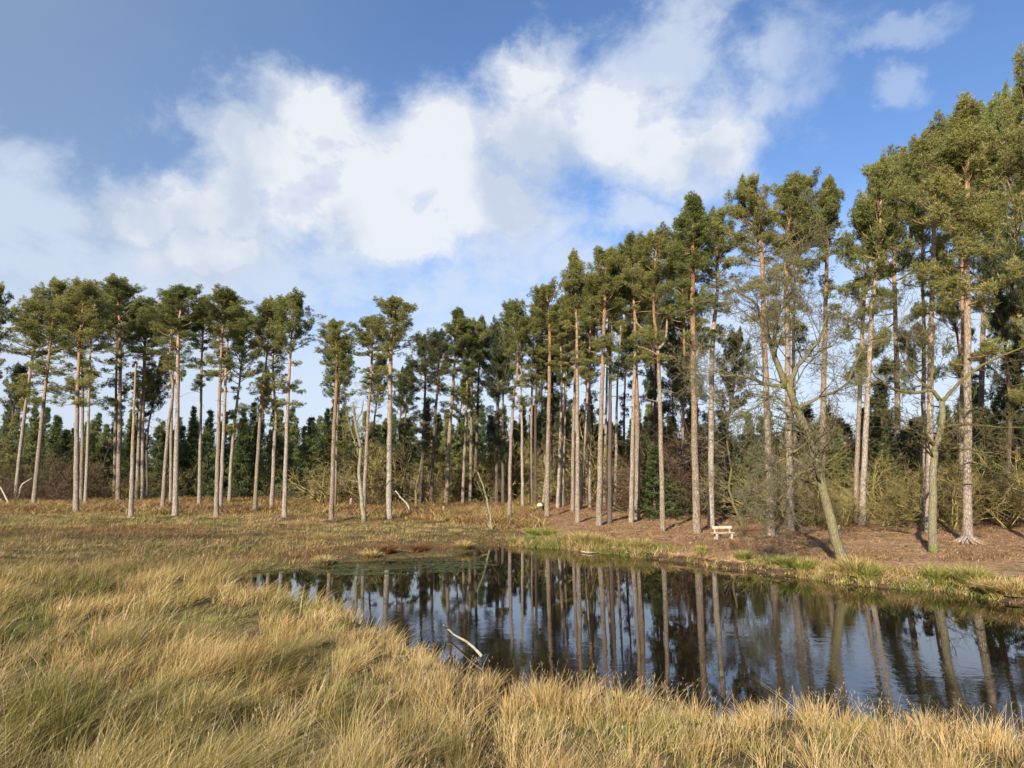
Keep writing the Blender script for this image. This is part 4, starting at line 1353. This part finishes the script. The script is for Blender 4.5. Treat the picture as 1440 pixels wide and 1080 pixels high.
tag(link('bank_grass', me_, M['grass']), "tufts of straw and green grass overhanging the far waterline", 'grass', kind='stuff')

# rush tussocks on the bank
TUS = [(748, 757, .6, "small green rush tussock at the far end of the pond, the leftmost", 0), (772, 758, .65, "green rush tussock with a white stick in front of the felled trunk's pine", 0), (822, 768, .75, "straw tipped rush tussock left of the white log on the far bank", .5),
       (842, 767, .6, "yellow rush tussock above the left white log", .8), (902, 775, .65, "straw tipped rush tussock between the ends of the right white log", .6), (1205, 812, .8, "big straw and green rush tussock at the foot of the leaning bare tree", .7),
       (1222, 816, .6, "green rush tussock right of the leaning bare tree's big tussock", .2), (1318, 822, .55, "green rush tussock below the mossy forked tree", .1), (1364, 824, .7, "green rush tussock with upright straw tips below the tallest pine", .4),
       (1130, 806, .6, "dim green rush tussock left of the leaning bare tree", .1), (1105, 800, .5, "small dim rush tussock at the left of the mossy bank", .1), (1046, 790, .45, "small yellow green tussock at the water below the bench", .3),
       (985, 778, .35, "tiny yellow green tussock on the bank left of the bench", .4), (1395, 836, .55, "low pale sedge tussock near the right edge of the pond", .9), (1425, 843, .6, "pale drooping sedge mound at the right edge of the pond", 1.0),
       (652, 774, .5, "round orange tan tussock mound at the water's edge of the far marsh", .9), (590, 779, .5, "dark red brown tussock on the far marsh shore, right one", 2), (545, 782, .5, "dark red brown tussock on the far marsh shore, middle one", 2),
       (455, 796, .45, "small orange tan tussock on the far marsh shore, left one", .9), (520, 787, .45, "tan tussock on the far marsh shore beside the dark ones", .9), (640, 755, .45, "pale yellow tussock on the marsh behind the round mound", .8)]
for i, (px_, py_, h, lb, straw) in enumerate(TUS):
    g = ground_at(px_, py_ - 3); rng2 = np.random.RandomState(300 + i)
    n = 420
    ta = rng2.uniform(0, 6.28, n); rr = .26 * np.sqrt(rng2.uniform(0, 1, n)) * h / .6
    b = np.stack([np.cos(ta) * rr, np.sin(ta) * rr, -.05 + 0 * rr], -1)
    L = h * rng2.uniform(.5, 1.1, n)
    if straw == 2:
        c0 = np.tile(RD * .7, (n, 1)); c1 = c0 * 1.1
    else:
        c0 = np.tile(GR * 1.1, (n, 1)) * (1 - min(straw, 1) * .6) + ST[None] * min(straw, 1) * .45
        c1 = np.tile(YG, (n, 1)) * (1 - min(straw, 1)) + ST[None] * min(straw, 1)
    v = rng2.uniform(.6, 1.3, (n, 1))
    td = np.stack([np.cos(ta), np.sin(ta), 0 * ta], -1) + rng2.normal(size=(n, 3)) * [.3, .3, 0]
    me_ = blades('rush_tussock', b, L, np.full(n, .022), td, L * rng2.uniform(.2, 1.0 if straw < .85 else 1.6, n), c0 * v, c1 * v, rng2, 4, .5)
    tag(link('rush_tussock', me_, M['grass'], None, g), lb, 'tussock')

# floating weed at the left end of the pond
x, y = scatter(20, 34, 260, rng, -.36, -.02)
px, py = to_px(x, y, 0 * x)
e = np.hypot((px - 560) / 130, (py - 797 + .03 * (px - 560)) / 11.5) + .5 * (fbm(x * 1.3, y * 2.2) - .5)
ok = (pond_sd(x, y) < -.1) & (e < 1) & (rng.rand(len(x)) < ss(fbm(x * .8 + 2, y * 3 + 4), .38, .55))
x, y = x[ok], y[ok]; n = len(x)
ang = np.arange(6) * np.pi / 3
rr = rng.uniform(.012, .04, (n, 6))
V = np.stack([x[:, None] + rr * np.cos(ang) * 1.5, y[:, None] + rr * np.sin(ang), np.broadcast_to(rng.uniform(.003, .012, (n, 1)), (n, 6))], -1).reshape(-1, 3)
me_ = raw_mesh('floating_weed', V, [np.arange(n * 6).reshape(n, 6)])
tag(link('floating_weed', me_, M['weed']), "green weed floating in a thin patch on the pond's left end", 'pond weed', kind='stuff')
